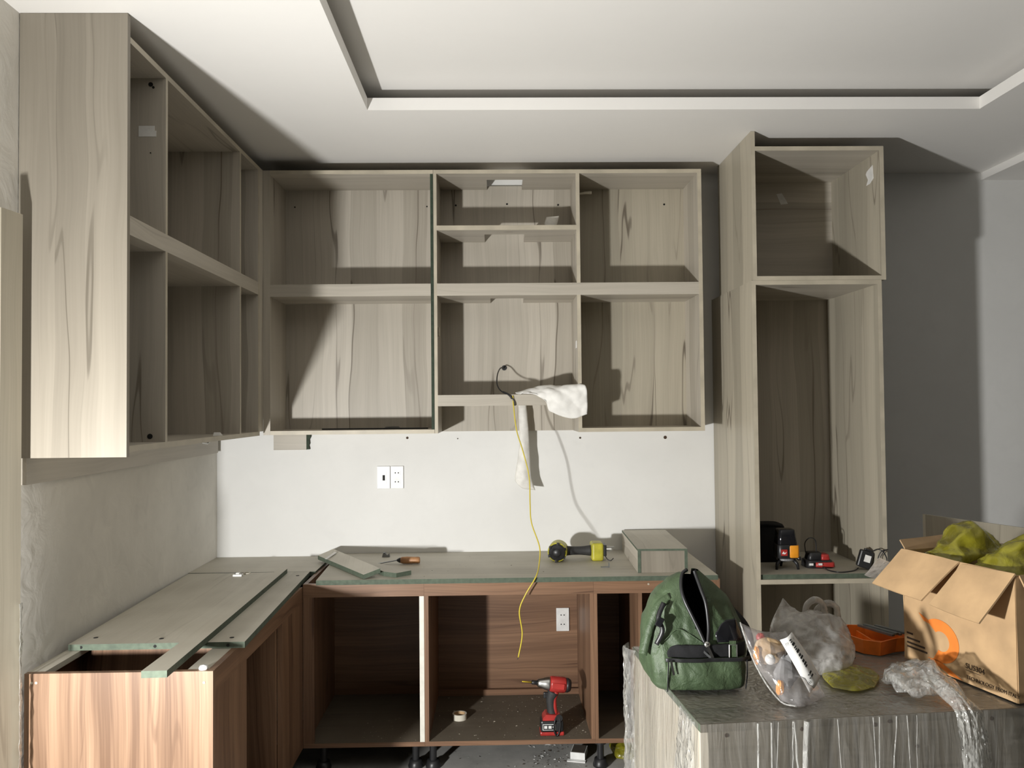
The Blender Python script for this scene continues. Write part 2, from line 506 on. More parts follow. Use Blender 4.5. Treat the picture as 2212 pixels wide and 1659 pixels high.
def pillow(mb, rows, thick, nu=28, nv=28, amp=0.004, freq=25.0, seed=0.0, mi=0, squash=0.5):
    """closed bag: control grid is its middle surface, inflated away from the seams"""
    g = surf(rows, nu, nv)
    def nrm(j, i):
        a = g[j][min(i + 1, nu)] - g[j][max(i - 1, 0)]
        b = g[min(j + 1, nv)][i] - g[max(j - 1, 0)][i]
        n = a.cross(b)
        return n.normalized() if n.length > 1e-12 else Vector((0, 1, 0))
    T, B = [], []
    for j in range(nv + 1):
        for i in range(nu + 1):
            u, v = i / nu, j / nv
            k = (max(0, 4 * u * (1 - u)) * max(0, 4 * v * (1 - v))) ** squash
            n = nrm(j, i)
            d = thick * k
            T.append(g[j][i] + n * (d + amp * k ** 0.5 * ridge(g[j][i], freq, seed) + 0.0004))
            B.append(g[j][i] - n * (d + amp * k ** 0.5 * ridge(g[j][i], freq, seed + 5.3) + 0.0004))
    W = nu + 1
    N = len(T)
    fs = []
    for j in range(nv):
        for i in range(nu):
            a = j * W + i
            fs.append((a, a + 1, a + W + 1, a + W))
            fs.append((N + a, N + a + W, N + a + W + 1, N + a + 1))
    border = [i for i in range(W)] + [j * W + nu for j in range(1, nv + 1)] + [nv * W + i for i in range(nu - 1, -1, -1)] + [j * W for j in range(nv - 1, 0, -1)]
    for a, b in zip(border, border[1:] + border[:1]):
        fs.append((a, N + a, N + b, b))
    return mb.add(T + B, fs, mi)

def text_part(body, size, loc, xdir, ydir, mat, parent, name='lettering', depth=0.0004):
    """flat lettering as a mesh lying on a surface"""
    cu = bpy.data.curves.new(name, 'FONT')
    cu.body = body
    cu.size = size
    cu.extrude = depth
    tmp = bpy.data.objects.new(name, cu)
    C.objects.link(tmp)
    dg = bpy.context.evaluated_depsgraph_get()
    me = bpy.data.meshes.new_from_object(tmp.evaluated_get(dg))
    bpy.data.objects.remove(tmp)
    bpy.data.curves.remove(cu)
    x, y = Vector(xdir).normalized(), Vector(ydir).normalized()
    z = x.cross(y)
    mt = Matrix(((x.x, y.x, z.x, loc[0]), (x.y, y.y, z.y, loc[1]), (x.z, y.z, z.z, loc[2]), (0, 0, 0, 1)))
    mb = MB()
    mb.add([mt @ v.co for v in me.vertices], [tuple(p.vertices) for p in me.polygons])
    bpy.data.meshes.remove(me)
    return mb.build(name, mat, parent)

# ------------------------------------------------------------------ the room
XL, D, ZCL = -1.297, 3.840, 2.529
RX, FRY, ZUP = 4.6, -3.2, 2.629
struct('floor', MB().box(XL, RX, FRY, D, -0.06, 0.0), 'floor')
struct('wall_back', MB().box(XL - 0.12, RX + 0.12, D, D + 0.12, -0.06, ZUP + 0.06), 'wall')
struct('wall_left', MB().box(XL - 0.12, XL, FRY, D, -0.06, ZUP + 0.06), 'wall_left')
struct('wall_right', MB().box(RX, RX + 0.12, FRY, D, -0.06, ZUP + 0.06), 'wall_dim')
struct('wall_front', MB().box(XL - 0.12, RX + 0.12, FRY - 0.12, FRY, -0.06, ZUP + 0.06), 'wall_dim')
TX0, TX1, TY0, TY1, TZ = -0.4625, 1.8116, -0.6, 2.9914, 2.5745
cl = MB()
cl.box(XL, TX0, FRY, D, ZCL, TZ)
cl.box(TX1, RX, FRY, D, ZCL, TZ)
cl.box(TX0, TX1, TY1, D, ZCL, TZ)
cl.box(TX0, TX1, FRY, TY0, ZCL, TZ)
ceil = struct('ceiling', cl, 'ceil')
MB().box(XL, RX, FRY, D, ZUP, ZUP + 0.05).build('tray', 'ceil', ceil)
struct('trim_1', MB().box(2.324, RX, FRY, D, 2.494, ZCL), 'ceil')

# ------------------------------------------------------------------ wall cabinet, left run
UY, ULX, YN = 3.551, -1.002, 2.245
ZT, ZB, ZM0, ZM1, TH = 2.4695, 1.3227, 1.9194, 1.9725, 0.017
EX = {'+x': 1}
EY = {'-y': 1}

def disc(mb, c, r, nrm, n=14, mi=0, t=0.0012):
    mb.lathe([(r, -0.0004), (r, t)], c, nrm, n, mi)
    return mb

t = thing('wall_cabinet', 'long pale wood wall cabinet along the left wall with a tall bright end panel', 'cabinet', (-1.15, 2.87, ZB))
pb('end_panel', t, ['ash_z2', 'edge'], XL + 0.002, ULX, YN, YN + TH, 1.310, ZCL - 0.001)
pb('top_panel', t, ['ash_y', 'edge'], XL + 0.002, ULX, YN + TH, 3.498, ZT - TH, ZT, edge=EX)
pb('bottom_panel', t, ['ash_y', 'edge'], XL + 0.002, ULX, YN + TH, 3.498, ZB, ZB + TH, edge=EX)
pb('shelf', t, ['ash_y', 'edge'], XL + 0.012, ULX - 0.018, YN + TH, 3.480, ZM1 - TH, ZM1)
pb('shelf', t, ['ash_y', 'edge'], XL + 0.012, ULX - 0.018, YN + TH, 3.480, ZM0, ZM0 + TH)
pb('middle_rail', t, 'ash_y', ULX - 0.018, ULX, YN + TH, 3.480, ZM0, ZM1)
pb('far_side', t, ['ash_z', 'edge'], XL + 0.012, ULX, 3.480, 3.498, ZB + TH, ZT - TH, edge=EX)
pb('corner_filler', t, 'ash_z', ULX - 0.018, ULX, 3.498, 3.5505, ZB + TH, ZT)
pb('back_panel', t, 'ash_z', XL + 0.002, XL + 0.012, YN + TH, 3.498, ZB + TH, ZT - TH)
for y in (2.506, 3.231):
    pb('divider', t, ['ash_z', 'edge'], XL + 0.012, ULX, y, y + 0.015, ZM1, ZT - TH, edge=EX)
    d = pb('divider', t, ['ash_z', 'edge'], XL + 0.012, ULX, y, y + 0.015, ZB + TH, ZM0, edge=EX)
st = MB().box(-1.084, -1.036, 2.5045, 2.506, 2.272, 2.305)
st.box(-1.036, -1.031, 2.5045, 2.506, 2.272, 2.290)
st.build('sticker', 'paper', t, label='torn white sticker')
for z, r in ((2.433, 0.007), (2.424, 0.004), (1.357, 0.008), (2.222, 0.002)):
    disc(MB(), (-1.048 + (0.008 if z == 2.424 else 0), 2.5058, z), r, (0, -1, 0)).build('screw_hole', 'hole', t)
MB().prism([(3.02, 1.3398), (3.06, 1.3398), (3.03, 1.352)], 'x', -1.035, -1.012).build('corner_bracket', 'paper', t)

# support batten under it
t = thing('support_batten', 'long pale wood batten fixed to the left wall under the cabinet', 'batten', (XL, 3.0, 1.236))
pb('batten_board', t, 'ash_y', XL + 0.0005, XL + 0.018, 2.262, 3.80, 1.236, 1.3222)
MB().tube([(XL + 0.0185, 3.60, 1.290), (XL + 0.019, 3.66, 1.284), (XL + 0.020, 3.70, 1.296)], 0.003, 6).build('wire_stub', 'white', t)

# ------------------------------------------------------------------ wall cabinet, back run, left unit
YB = 3.822
t = thing('wall_cabinet', 'pale wood back wall cabinet in the corner, two wide empty bays', 'cabinet', (-0.63, 3.70, ZB))
pb('stile', t, 'ash_z', -1.0018, -0.972, UY, UY + TH, ZB, ZT)
pb('side_panel', t, 'ash_z', -0.990, -0.972, UY + TH, YB, ZB, ZT)
pb('side_panel', t, ['ash_z', 'green_dark'], -0.2785, -0.2662, UY + 0.002, YB, ZB + TH, ZT - TH, edge={'-y': 1, '-x': 0})
pb('top_panel', t, ['ash_x', 'edge'], -0.972, -0.2662, UY, YB, ZT - TH, ZT, edge=EY)
pb('bottom_panel', t, ['ash_x', 'edge'], -0.972, -0.2662, UY, YB, ZB, ZB + TH, edge=EY)
pb('shelf', t, 'ash_x', -0.972, -0.2785, UY + TH, YB, ZM1 - TH, ZM1)
pb('shelf', t, 'ash_x', -0.972, -0.2785, UY + TH, YB, ZM0, ZM0 + TH)
pb('middle_rail', t, 'ash_x', -0.972, -0.2785, UY, UY + TH, ZM0, ZM1)
pb('back_panel', t, 'ash_z', -0.990, -0.2662, YB, D - 0.0005, ZB, ZT)
for x in (-0.93, -0.315):
    disc(MB(), (x, YB - 0.0002, 2.375), 0.0035, (0, -1, 0)).build('screw_hole', 'hole', t)

t = thing('shelf_strip', 'thin dark strip lying in the lower corner bay', 'strip', (-0.55, 3.68, ZB + TH))
MB().box(-0.775, -0.305, 3.665, 3.69, ZB + TH, ZB + TH + 0.006, edge={'+z': 1}).build('strip_body', ['black', 'grey'], t)
MB().lathe([(0.0, 0), (0.034, 0), (0.036, 0.004), (0.03, 0.009), (0.0, 0.010)], (-0.475, 3.765, ZB + TH), n=20, cap=False).build('end_cap', 'black', t, smooth=True)

# ------------------------------------------------------------------ wall cabinet, back run, right unit
t = thing('wall_cabinet', 'pale wood back wall cabinet with cut-out shelves for a hood and two right bays', 'cabinet', (0.32, 3.70, ZB))
xl, xr, dv0, dv1 = -0.265, 0.908, 0.357, 0.373
pb('side_panel', t, ['ash_z', 'edge'], xl, xl + 0.014, UY, YB, ZB, ZT - TH, edge=EY)
pb('side_panel', t, ['ash_z', 'edge'], xr - TH, xr, UY, YB, ZB, ZT - TH, edge=EY)

def notched(name, x0, x1, z0, z1, nx0, nx1, ny, front_edge=True, y0=UY, yb=YB):
    poly = [(x0, y0), (x1, y0), (x1, yb), (nx1, yb), (nx1, ny), (nx0, ny), (nx0, yb), (x0, yb)]
    m = MB().prism(poly, 'z', z0, z1)
    if front_edge:
        m.mi[2] = 1
    return m.build(name, ['ash_x', 'edge'], t)
notched('top_panel', xl, xr, ZT - TH, ZT, -0.033, 0.130, 3.652)
notched('shelf', xl + 0.014, dv0, 2.205, 2.2255, -0.045, 0.137, 3.645)
notched('shelf', xl + 0.014, dv0, ZM0, ZM0 + TH, -0.021, 0.131, 3.655, False, UY + TH)
notched('shelf', xl + 0.014, dv0, ZM1 - TH, ZM1, -0.045, 0.131, 3.655, False, UY + TH)
pb('shelf', t, 'ash_x', dv1, xr - TH, UY + TH, YB, ZM0, ZM0 + TH)
pb('shelf', t, 'ash_x', dv1, xr - TH, UY + TH, YB, ZM1 - TH, ZM1)
pb('middle_rail', t, 'ash_x', xl + 0.014, xr - TH, UY, UY + TH, ZM0, ZM1)
pb('divider', t, ['ash_z', 'edge'], dv0, dv1, UY, YB, ZM1, ZT - TH, edge=EY)
pb('divider', t, ['ash_z', 'edge'], dv0, dv1, UY, YB, ZB, ZM0, edge=EY)
pb('bottom_panel', t, ['ash_x', 'edge'], dv1, xr - TH, UY, YB, ZB, ZB + TH, edge=EY)
pb('hood_shelf', t, 'ash_x', xl + 0.014, dv0, UY + TH, YB, 1.471, 1.488)
pb('hood_rail', t, 'ash_x', xl + 0.014, dv0, UY, UY + TH, 1.440, 1.488)
pb('back_panel', t, 'ash_z', xl, 0.365, YB, D - 0.0005, ZB, ZT)
pb('back_panel', t, 'ash_z3', 0.365, xr, YB, D - 0.0005, ZB, ZT)
for x, z in ((-0.18, 2.38), (0.06, 2.385), (0.30, 2.38), (0.80, 2.38)):
    disc(MB(), (x, YB - 0.0002, z), 0.0045, (0, -1, 0)).build('screw_hole', 'hole', t)
MB().box(0.3548, 0.3568, 3.585, 3.625, 1.690, 1.722).build('sticker', 'paper', t, label='small white sticker')
MB().bevbox(xl + 0.0142, xl + 0.022, 3.575, 3.60, 1.745, 1.785, 0.003).build('hinge_plate', 'edge', t)
MB().tube([(0.385, 3.70, 2.40), (0.415, 3.69, 2.402), (0.440, 3.68, 2.400)], [0.004, 0.006, 0.007], 8).build('wire_stub', 'tape', t)
# small rag scrap standing on the upper shelf
mb = MB()
pillow(mb, [[(0.235, 3.66, 2.227), (0.255, 3.65, 2.228), (0.275, 3.66, 2.228)], [(0.225, 3.665, 2.255), (0.255, 3.66, 2.258), (0.285, 3.66, 2.262)], [(0.235, 3.67, 2.288), (0.26, 3.668, 2.29), (0.292, 3.665, 2.292)]], 0.008, 10, 10, 0.004, 60.0, 2.0)
tag(mb.build('foam_scrap', 'sleeve', smooth=True), 'small beige foam scrap on the upper middle shelf', 'scrap')
tag(MB().box(0.01, 0.16, 3.562, 3.60, 2.2258, 2.2285).build('paper_slip', 'edge'), 'flat pale slip lying on the front of the upper middle shelf', 'slip')

# batten stub under the corner cabinet
t = thing('batten_offcut', 'short pale batten on the back wall with a torn green end', 'batten', (-0.95, D, 1.244))
pb('batten_board', t, 'ash_x', -1.031, -0.880, D - 0.018, D - 0.0005, 1.244, 1.320)
MB().prism([(-0.880, 1.246), (-0.866, 1.246), (-0.870, 1.262), (-0.866, 1.272), (-0.868, 1.290), (-0.861, 1.303), (-0.861, 1.319), (-0.880, 1.320)], 'y', D - 0.018, D - 0.0005).build('torn_end', 'green_dark', t)

# ------------------------------------------------------------------ tall cabinets
YT = 3.233
t = thing('tall_cabinet_top_box', 'open pale wood box cabinet stacked on the tall cabinet', 'cabinet', (1.295, 3.48, 1.929))
pb('side_panel', t, ['ash_z3', 'edge'], 1.028, 1.0445, YT, 3.72, 1.929, ZCL - 0.001, edge=EY)
pb('side_panel', t, ['ash_z3', 'edge'], 1.546, 1.5632, YT, 3.72, 1.929, 2.467, edge=EY)
pb('top_panel', t, ['ash_x', 'edge'], 1.0445, 1.546, YT, 3.72, 2.450, 2.467, edge=EY)
pb('bottom_panel', t, ['ash_x', 'edge'], 1.0445, 1.546, YT, 3.72, 1.929, 1.946, edge=EY)
pb('back_panel', t, 'ash_x', 1.0445, 1.546, 3.706, 3.72, 1.946, 2.450)
MB().prism([(3.354, 2.385), (3.345, 2.395), (3.292, 2.408), (3.286, 2.352), (3.318, 2.338), (3.352, 2.338), (3.335, 2.358)], 'x', 1.5452, 1.5460).build('sticker', 'paper', t, label='torn white sticker inside the right side')
MB().prism([(1.292, 2.397), (1.318, 2.400), (1.345, 2.352), (1.312, 2.348)], 'y', 3.7052, 3.706).build('sticker', 'paper', t, label='white sticker on the back')
t = thing('tall_cabinet', 'tall open pale wood cabinet standing on the floor at the right', 'cabinet', (1.283, 3.50, 0))
pb('side_panel', t, ['ash_z3', 'edge'], 1.0213, 1.0385, YT, 3.835, 0.0, 1.9285, edge=EY)
pb('side_panel', t, ['ash_z3', 'edge'], 1.5275, 1.5447, YT, 3.835, 0.0, 1.9285, edge=EY)
pb('top_panel', t, ['ash_x', 'edge'], 1.0385, 1.5275, YT, 3.74, 1.9115, 1.9285, edge=EY)
pb('shelf', t, ['ash_x', 'edge'], 1.0385, 1.5275, YT, 3.74, 0.725, 0.743, edge=EY)
pb('shelf', t, ['ash_x', 'edge'], 1.0385, 1.5275, YT, 3.74, 0.10, 0.118, edge=EY)
pb('shelf_liner', t, ['dusty_x', 'green'], 1.0395, 1.5265, YT + 0.012, 3.735, 0.743, 0.761, edge=EY)
pb('back_panel', t, 'ash_z', 1.0385, 1.5275, 3.74, 3.752, 0.0, 1.9115)

# ------------------------------------------------------------------ base cabinets
def leg(par, x, y, top):
    m = MB().lathe([(0.014, 0.030), (0.014, top)], (x, y, 0), n=14)
    o = m.build('leg', 'black', par, smooth=False)
    MB().lathe([(0.0, 0.0), (0.030, 0.0), (0.031, 0.008), (0.027, 0.016), (0.024, 0.030), (0.0, 0.030)], (x, y, 0.0), n=18, cap=False).build('foot', 'black', o, smooth=True)
    MB().lathe([(0.024, top - 0.012), (0.024, top)], (x, y, 0), n=14).build('collar', 'black', o)
    return o
FY, BT, BB = 3.270, 0.120, 0.102
BKY = 3.815
# left wing
LX0, LX1 = -1.272, -0.769
t = thing('base_cabinet', 'walnut base cabinet along the left wall with a bright lamp-lit end panel', 'cabinet', (-1.02, 2.75, 0))
pb('end_panel', t, 'wal_end', LX0, LX1, YN, YN + TH, BB, 0.732)
pb('front_rail', t, 'wal_y', LX1 - 0.018, LX1, YN + TH, 3.268, 0.672, 0.732)
pb('top_rail', t, 'dusty_y', LX1 - 0.075, LX1 - 0.018, YN + TH, 3.25, 0.716, 0.7315)
pb('top_rail', t, 'dusty_y', LX0, LX0 + 0.045, YN + TH, 3.25, 0.716, 0.7315)
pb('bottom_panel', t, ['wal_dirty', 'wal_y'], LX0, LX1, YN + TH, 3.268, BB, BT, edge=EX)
pb('side_panel', t, 'wal_z', LX0, LX1 - 0.019, 2.52, 2.537, BT, 0.7155)
pb('stile', t, 'wal_z', LX1 - 0.018, LX1, YN + TH, 2.543, BT, 0.672)
pb('stile', t, 'wal_z', LX1 - 0.018, LX1, 2.96, 3.268, BT, 0.672)
pb('side_panel', t, 'wal_z', LX0, LX1 - 0.019, 2.94, 2.957, BT, 0.7155)
pb('back_panel', t, 'wal_y', LX0, LX0 + 0.010, YN + TH, 3.25, BT, 0.7155)
for x, y in ((-1.20, 2.30), (-0.83, 2.30), (-1.20, 3.1), (-0.83, 3.1)):
    leg(t, x, y, BB)
for x in (-1.252, -1.240, -0.793):
    disc(MB(), (x, YN, 0.708 if x != -0.793 else 0.702), 0.0035, (0, -1, 0)).build('screw_head', 'edge', t)

t = thing('base_cabinet', 'walnut base cabinet in the corner with a white strip down its right edge', 'cabinet', (-0.53, 3.54, 0))
pb('stile', t, 'wal_z', LX1 + 0.001, -0.725, FY, FY + 0.018, BT, 0.690)
pb('side_panel', t, 'wal_z', LX1 + 0.001, -0.752, FY + 0.018, BKY, BT, 0.742)
pb('side_panel', t, ['wal_z', 'wal_z'], -0.309, -0.2915, FY, BKY, BT, 0.690)
pb('edge_strip', t, 'white_strip', -0.3100, -0.2918, FY - 0.002, FY, BT, 0.690, label='white strip')
pb('front_rail', t, 'wal_x', LX1 + 0.001, -0.2915, FY, FY + 0.018, 0.690, 0.742)
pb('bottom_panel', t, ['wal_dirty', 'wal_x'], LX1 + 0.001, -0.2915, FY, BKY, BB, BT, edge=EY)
pb('back_panel', t, 'wal_x', LX1 + 0.001, -0.2915, BKY, BKY + 0.012, BB, 0.742)
leg(t, -0.333, 3.325, BB); leg(t, -0.70, 3.325, BB); leg(t, -0.333, 3.76, BB)

t = thing('base_cabinet', 'middle walnut base cabinet with lit back panel and a white socket inside', 'cabinet', (0.045, 3.54, 0))
pb('side_panel', t, ['wal_z', 'wal_z'], -0.291, -0.2745, FY, BKY, BT, 0.690)
pb('side_panel', t, ['wal_z', 'wal_z'], 0.3665, 0.3805, FY, BKY, BT, 0.690)
pb('front_rail', t, 'wal_x', -0.291, 0.3805, FY, FY + 0.018, 0.690, 0.742)
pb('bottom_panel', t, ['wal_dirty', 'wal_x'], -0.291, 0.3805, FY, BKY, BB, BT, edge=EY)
pb('back_panel', t, 'wal_x', -0.291, 0.3805, BKY, BKY + 0.012, BT, 0.742)
pb('rear_rail', t, 'wal_x', -0.2745, 0.3665, 3.775, 3.79, BT, 0.145)
leg(t, -0.263, 3.320, BB); leg(t, 0.340, 3.76, BB); leg(t, -0.24, 3.76, BB)

t = thing('base_cabinet', 'right walnut base cabinet half hidden by the wrapped cabinet', 'cabinet', (0.63, 3.54, 0))
pb('side_panel', t, ['wal_z', 'wal_z'], 0.381, 0.395, FY, BKY, BT, 0.690)
pb('divider', t, 'wal_z', 0.561, 0.577, FY + 0.02, BKY, BT, 0.690)
pb('stile', t, 'wal_z', 0.615, 0.640, FY, FY + 0.018, BT, 0.690)
pb('side_panel', t, 'wal_z', 0.868, 0.886, FY, BKY, BT, 0.742)
pb('front_rail', t, 'wal_x', 0.381, 0.868, FY, FY + 0.018, 0.690, 0.742)
pb('bottom_panel', t, ['wal_dirty', 'wal_x'], 0.381, 0.886, FY, BKY, BB, BT, edge=EY)
pb('back_panel', t, 'wal_x', 0.381, 0.886, BKY, BKY + 0.012, BT, 0.742)
leg(t, 0.405, 3.305, BB); leg(t, 0.84, 3.32, BB); leg(t, 0.84, 3.76, BB)
disc(MB(), (0.60, FY, 0.725), 0.004, (0, -1, 0)).build('screw_head', 'edge', t)

# ------------------------------------------------------------------ counter boards
CZ0, CZ = 0.7422, 0.761
tag(MB().prism([(-0.712, 3.250), (0.8735, 3.250), (0.8735, D - 0.001), (-0.735, D - 0.001)], 'z', CZ0, CZ, 0, 1).build('counter_board', ['dusty_x', 'green']), 'long dusty counter board with green front edge along the back wall', 'counter')
bz = 0.7505
t = thing('counter_board', 'wide dusty board with drilled green end laid over the left base cabinet', 'board', (-1.0, 2.9, 0.7325))
MB().prism([(-1.262, 2.452), (-0.748, 2.455), (-0.788, 3.480), (-1.290, 3.470)], 'z', 0.7325, bz, 0, 1).build('board_body', ['dusty_y', 'green'], t)
for x, y in ((-1.215, 2.52), (-1.01, 2.50), (-0.80, 2.50), (-0.82, 3.40)):
    disc(MB(), (x, y, bz), 0.007, (0, 0, 1), t=0.0006).build('drill_hole', 'hole', t)
for x in (-1.225, -1.01, -0.797):
    disc(MB(), (x, 2.4534, 0.7415), 0.0045, (0, -1, 0)).build('drill_hole', 'hole', t)
tag(MB().prism([(-1.296, 3.482), (-0.765, 3.482), (-0.765, 3.80), (-0.775, D - 0.001), (-1.296, D - 0.001)], 'z', 0.7325, bz, 0, 1).build('corner_board', ['dusty_x', 'green']), 'square dusty board filling the corner by the back wall', 'board')
tag(MB().prism([(-0.915, 2.137), (-0.850, 2.139), (-0.876, 3.455), (-0.912, 3.480)], 'z', bz + 0.0003, bz + 0.0183, 0, 1).build('board_strip', ['dusty_y', 'green']), 'long narrow offcut strip lying over the wide board, green end overhanging', 'strip')

# leaning board by the left wall
mb = MB()
mb.prism([(-1.267, 2.120), (-1.2577, 2.200), (-1.2755, 2.202), (-1.285, 2.122)], 'z', 0.0, 1.962)
tag(mb.build('leaning_board', 'ash_z3'), 'narrow tall pale board standing against the left wall at the picture edge', 'board')

# ------------------------------------------------------------------ sockets and small wall marks
wb = bpy.data.objects['wall_back']
for x, z, r in ((-0.415, 1.294, 0.006), (0.393, 1.286, 0.005), (0.793, 1.284, 0.008), (-0.18, 1.288, 0.003)):
    disc(MB(), (x, D, z), r, (0, -1, 0), n=9).build('screw_hole', 'brown_ink', wb)

def socket(x0, x1, z0, z1, y, label, kind):
    t = thing('wall_socket', label, 'socket', ((x0 + x1) / 2, y, z0))
    MB().bevbox(x0, x1, y - 0.008, y - 0.0003, z0, z1, 0.0015).build('plate', 'white', t)
    cx, cz, h = (x0 + x1) / 2, (z0 + z1) / 2, z1 - z0
    if kind == 'data':
        MB().bevbox(cx - 0.014, cx + 0.014, y - 0.0095, y - 0.0082, cz - 0.030, cz + 0.027, 0.0005).build('insert', 'white', t)
        MB().box(cx - 0.004, cx + 0.007, y - 0.0102, y - 0.0097, cz - 0.014, cz + 0.011).build('port', 'ink', t)
    else:
        for s_ in (-1, 1):
            zc_ = cz + s_ * h * 0.2
            MB().bevbox(cx - 0.015, cx + 0.015, y - 0.0092, y - 0.0082, zc_ - 0.010, zc_ + 0.010, 0.0004).build('insert', 'white', t)
            for dx in (-0.0075, 0.0065):
                disc(MB(), (cx + dx, y - 0.0093, zc_), 0.003, (0, -1, 0), n=10, t=0.0006).build('pin_hole', 'ink', t)
socket(-0.556, -0.4955, 1.0595, 1.1635, D, 'white wall plate with one black port, left of the two above the counter', 'data')
socket(-0.4935, -0.433, 1.0595, 1.1635, D, 'white twin wall socket, right of the two above the counter', 'power')
socket(0.270, 0.329, 0.397, 0.503, BKY, 'white twin socket inside the middle base cabinet', 'power')

# ------------------------------------------------------------------ cables, cloth and sleeve at the hood bay
def wire(name, pts, r, mat, n=60, sides=8):
    return MB().tube(catmull(pts, n), r, sides).build(name, mat, smooth=True)
def wire_part(name, pts, r, mat, parent, n=40, sides=8):
    return MB().tube(catmull(pts, n), r, sides).build(name, mat, parent, smooth=True)

t = thing('black_cable', 'black cable looping out of a hole over the hood rail', 'cable', (0.037, 3.822, 1.616))
wire_part('cable_body', [(0.040, 3.820, 1.616), (0.022, 3.76, 1.612), (0.008, 3.68, 1.580), (0.006, 3.62, 1.535), (0.022, 3.58, 1.505), (0.048, 3.556, 1.493), (0.068, 3.545, 1.476), (0.080, 3.543, 1.455), (0.084, 3.544, 1.440)], 0.0028, 'black', t)
wire_part('cable_end', [(0.030, 3.57, 1.500), (0.055, 3.549, 1.488), (0.070, 3.543, 1.470)], 0.0045, 'black', t, 12)
MB().lathe([(0.008, 0.0), (0.012, 0.001), (0.012, 0.003), (0.008, 0.003)], (0.040, 3.8215, 1.616), (0, -1, 0), 16).build('grommet', 'black', t)

yw = [(0.067, 1.479, 3.546), (0.070, 1.433, 3.542), (0.081, 1.341, 3.53), (0.105, 1.259, 3.51), (0.128, 1.159, 3.49), (0.131, 1.049, 3.46), (0.136, 0.977, 3.43),
      (0.166, 0.885, 3.38), (0.165, 0.822, 3.32), (0.152, 0.768, 3.244), (0.109, 0.696, 3.236), (0.085, 0.633, 3.240), (0.095, 0.543, 3.245), (0.079, 0.453, 3.248)]
yp = [(x * y / 3.24, y, 1.44 + (z - 1.44) * y / 3.24) for x, z, y in yw]
t = thing('yellow_wire', 'thin yellow wire hanging from the hood bay past the counter edge', 'wire', (0.08, 3.25, 0.453))
wire_part('wire_body', yp, 0.0026, 'yellow_wire', t, 110)
wire_part('bare_end', [yp[-1], (yp[-1][0] - 0.004, yp[-1][1], yp[-1][2] - 0.008)], 0.002, 'chip_dark', t, 3)

mb = MB()
g = surf([[(0.09, 3.600, 1.493), (0.18, 3.66, 1.500), (0.28, 3.66, 1.512), (0.348, 3.64, 1.520)],
          [(0.085, 3.575, 1.495), (0.19, 3.585, 1.520), (0.28, 3.585, 1.525), (0.348, 3.58, 1.530)],
          [(0.10, 3.555, 1.492), (0.195, 3.540, 1.500), (0.285, 3.530, 1.505), (0.385, 3.522, 1.522)],
          [(0.17, 3.545, 1.490), (0.22, 3.532, 1.455), (0.30, 3.520, 1.445), (0.394, 3.524, 1.465)],
          [(0.205, 3.543, 1.472), (0.25, 3.533, 1.408), (0.325, 3.526, 1.382), (0.393, 3.530, 1.400)]], 44, 44)
sheet(mb, g, 0.002, 0.010, 9.0, 3.1)
tag(mb.build('white_cloth', 'cloth', smooth=True), 'crumpled white cloth draped over the hood rail', 'cloth')
mb = MB()
pillow(mb, [[(0.100, 3.775, 1.469), (0.118, 3.775, 1.469), (0.137, 3.775, 1.469)], [(0.104, 3.77, 1.40), (0.124, 3.765, 1.40), (0.143, 3.77, 1.40)],
            [(0.105, 3.765, 1.26), (0.128, 3.76, 1.25), (0.152, 3.765, 1.25)], [(0.084, 3.757, 1.115), (0.120, 3.750, 1.12), (0.158, 3.757, 1.12)],
            [(0.088, 3.755, 1.090), (0.118, 3.75, 1.062), (0.176, 3.752, 1.053)]], 0.014, 16, 44, 0.006, 16.0, 1.7, squash=0.35)
tag(mb.build('duct_sleeve', 'sleeve', smooth=True), 'crinkled off-white sleeve hanging below the hood shelf in front of the white wall', 'sleeve')

# ------------------------------------------------------------------ things on the counter
def hexa(mb, top, th, mi=0, side=None):
    """board from four top corners (x,y,z)"""
    vs = [(x, y, z - th) for x, y, z in top] + list(top)
    return mb.add(vs, [(3, 2, 1, 0), (4, 5, 6, 7), (0, 1, 5, 4), (1, 2, 6, 5), (2, 3, 7, 6), (3, 0, 4, 7)], [mi, mi] + [mi if side is None else side] * 4)
t = thing('board_offcut', 'short grey-green board offcut with a paper slip on the counter corner', 'offcut', (-0.63, 3.5, CZ))
hexa(MB(), [(-0.527, 3.256, 0.7800), (-0.465, 3.285, 0.7985), (-0.743, 3.748, 0.7985), (-0.800, 3.690, 0.7800)], 0.0175, 0, 1).build('board_body', ['dusty_y', 'green'], t)
hexa(MB(), [(-0.745, 3.575, 0.7862), (-0.734, 3.560, 0.7868), (-0.708, 3.650, 0.7985), (-0.722, 3.672, 0.7985)], 0.0006).build('paper_slip', 'paper', t)
tag(MB().prism([(-0.348, 3.336), (-0.402, 3.284), (-0.440, 3.308), (-0.456, 3.318), (-0.602, 3.548), (-0.572, 3.566)], 'z', CZ + 0.0003, 0.7788, 0, 1).build('board_offcut', ['dusty_x', 'green']), 'short board offcut tucked under another offcut, pointing right', 'offcut')

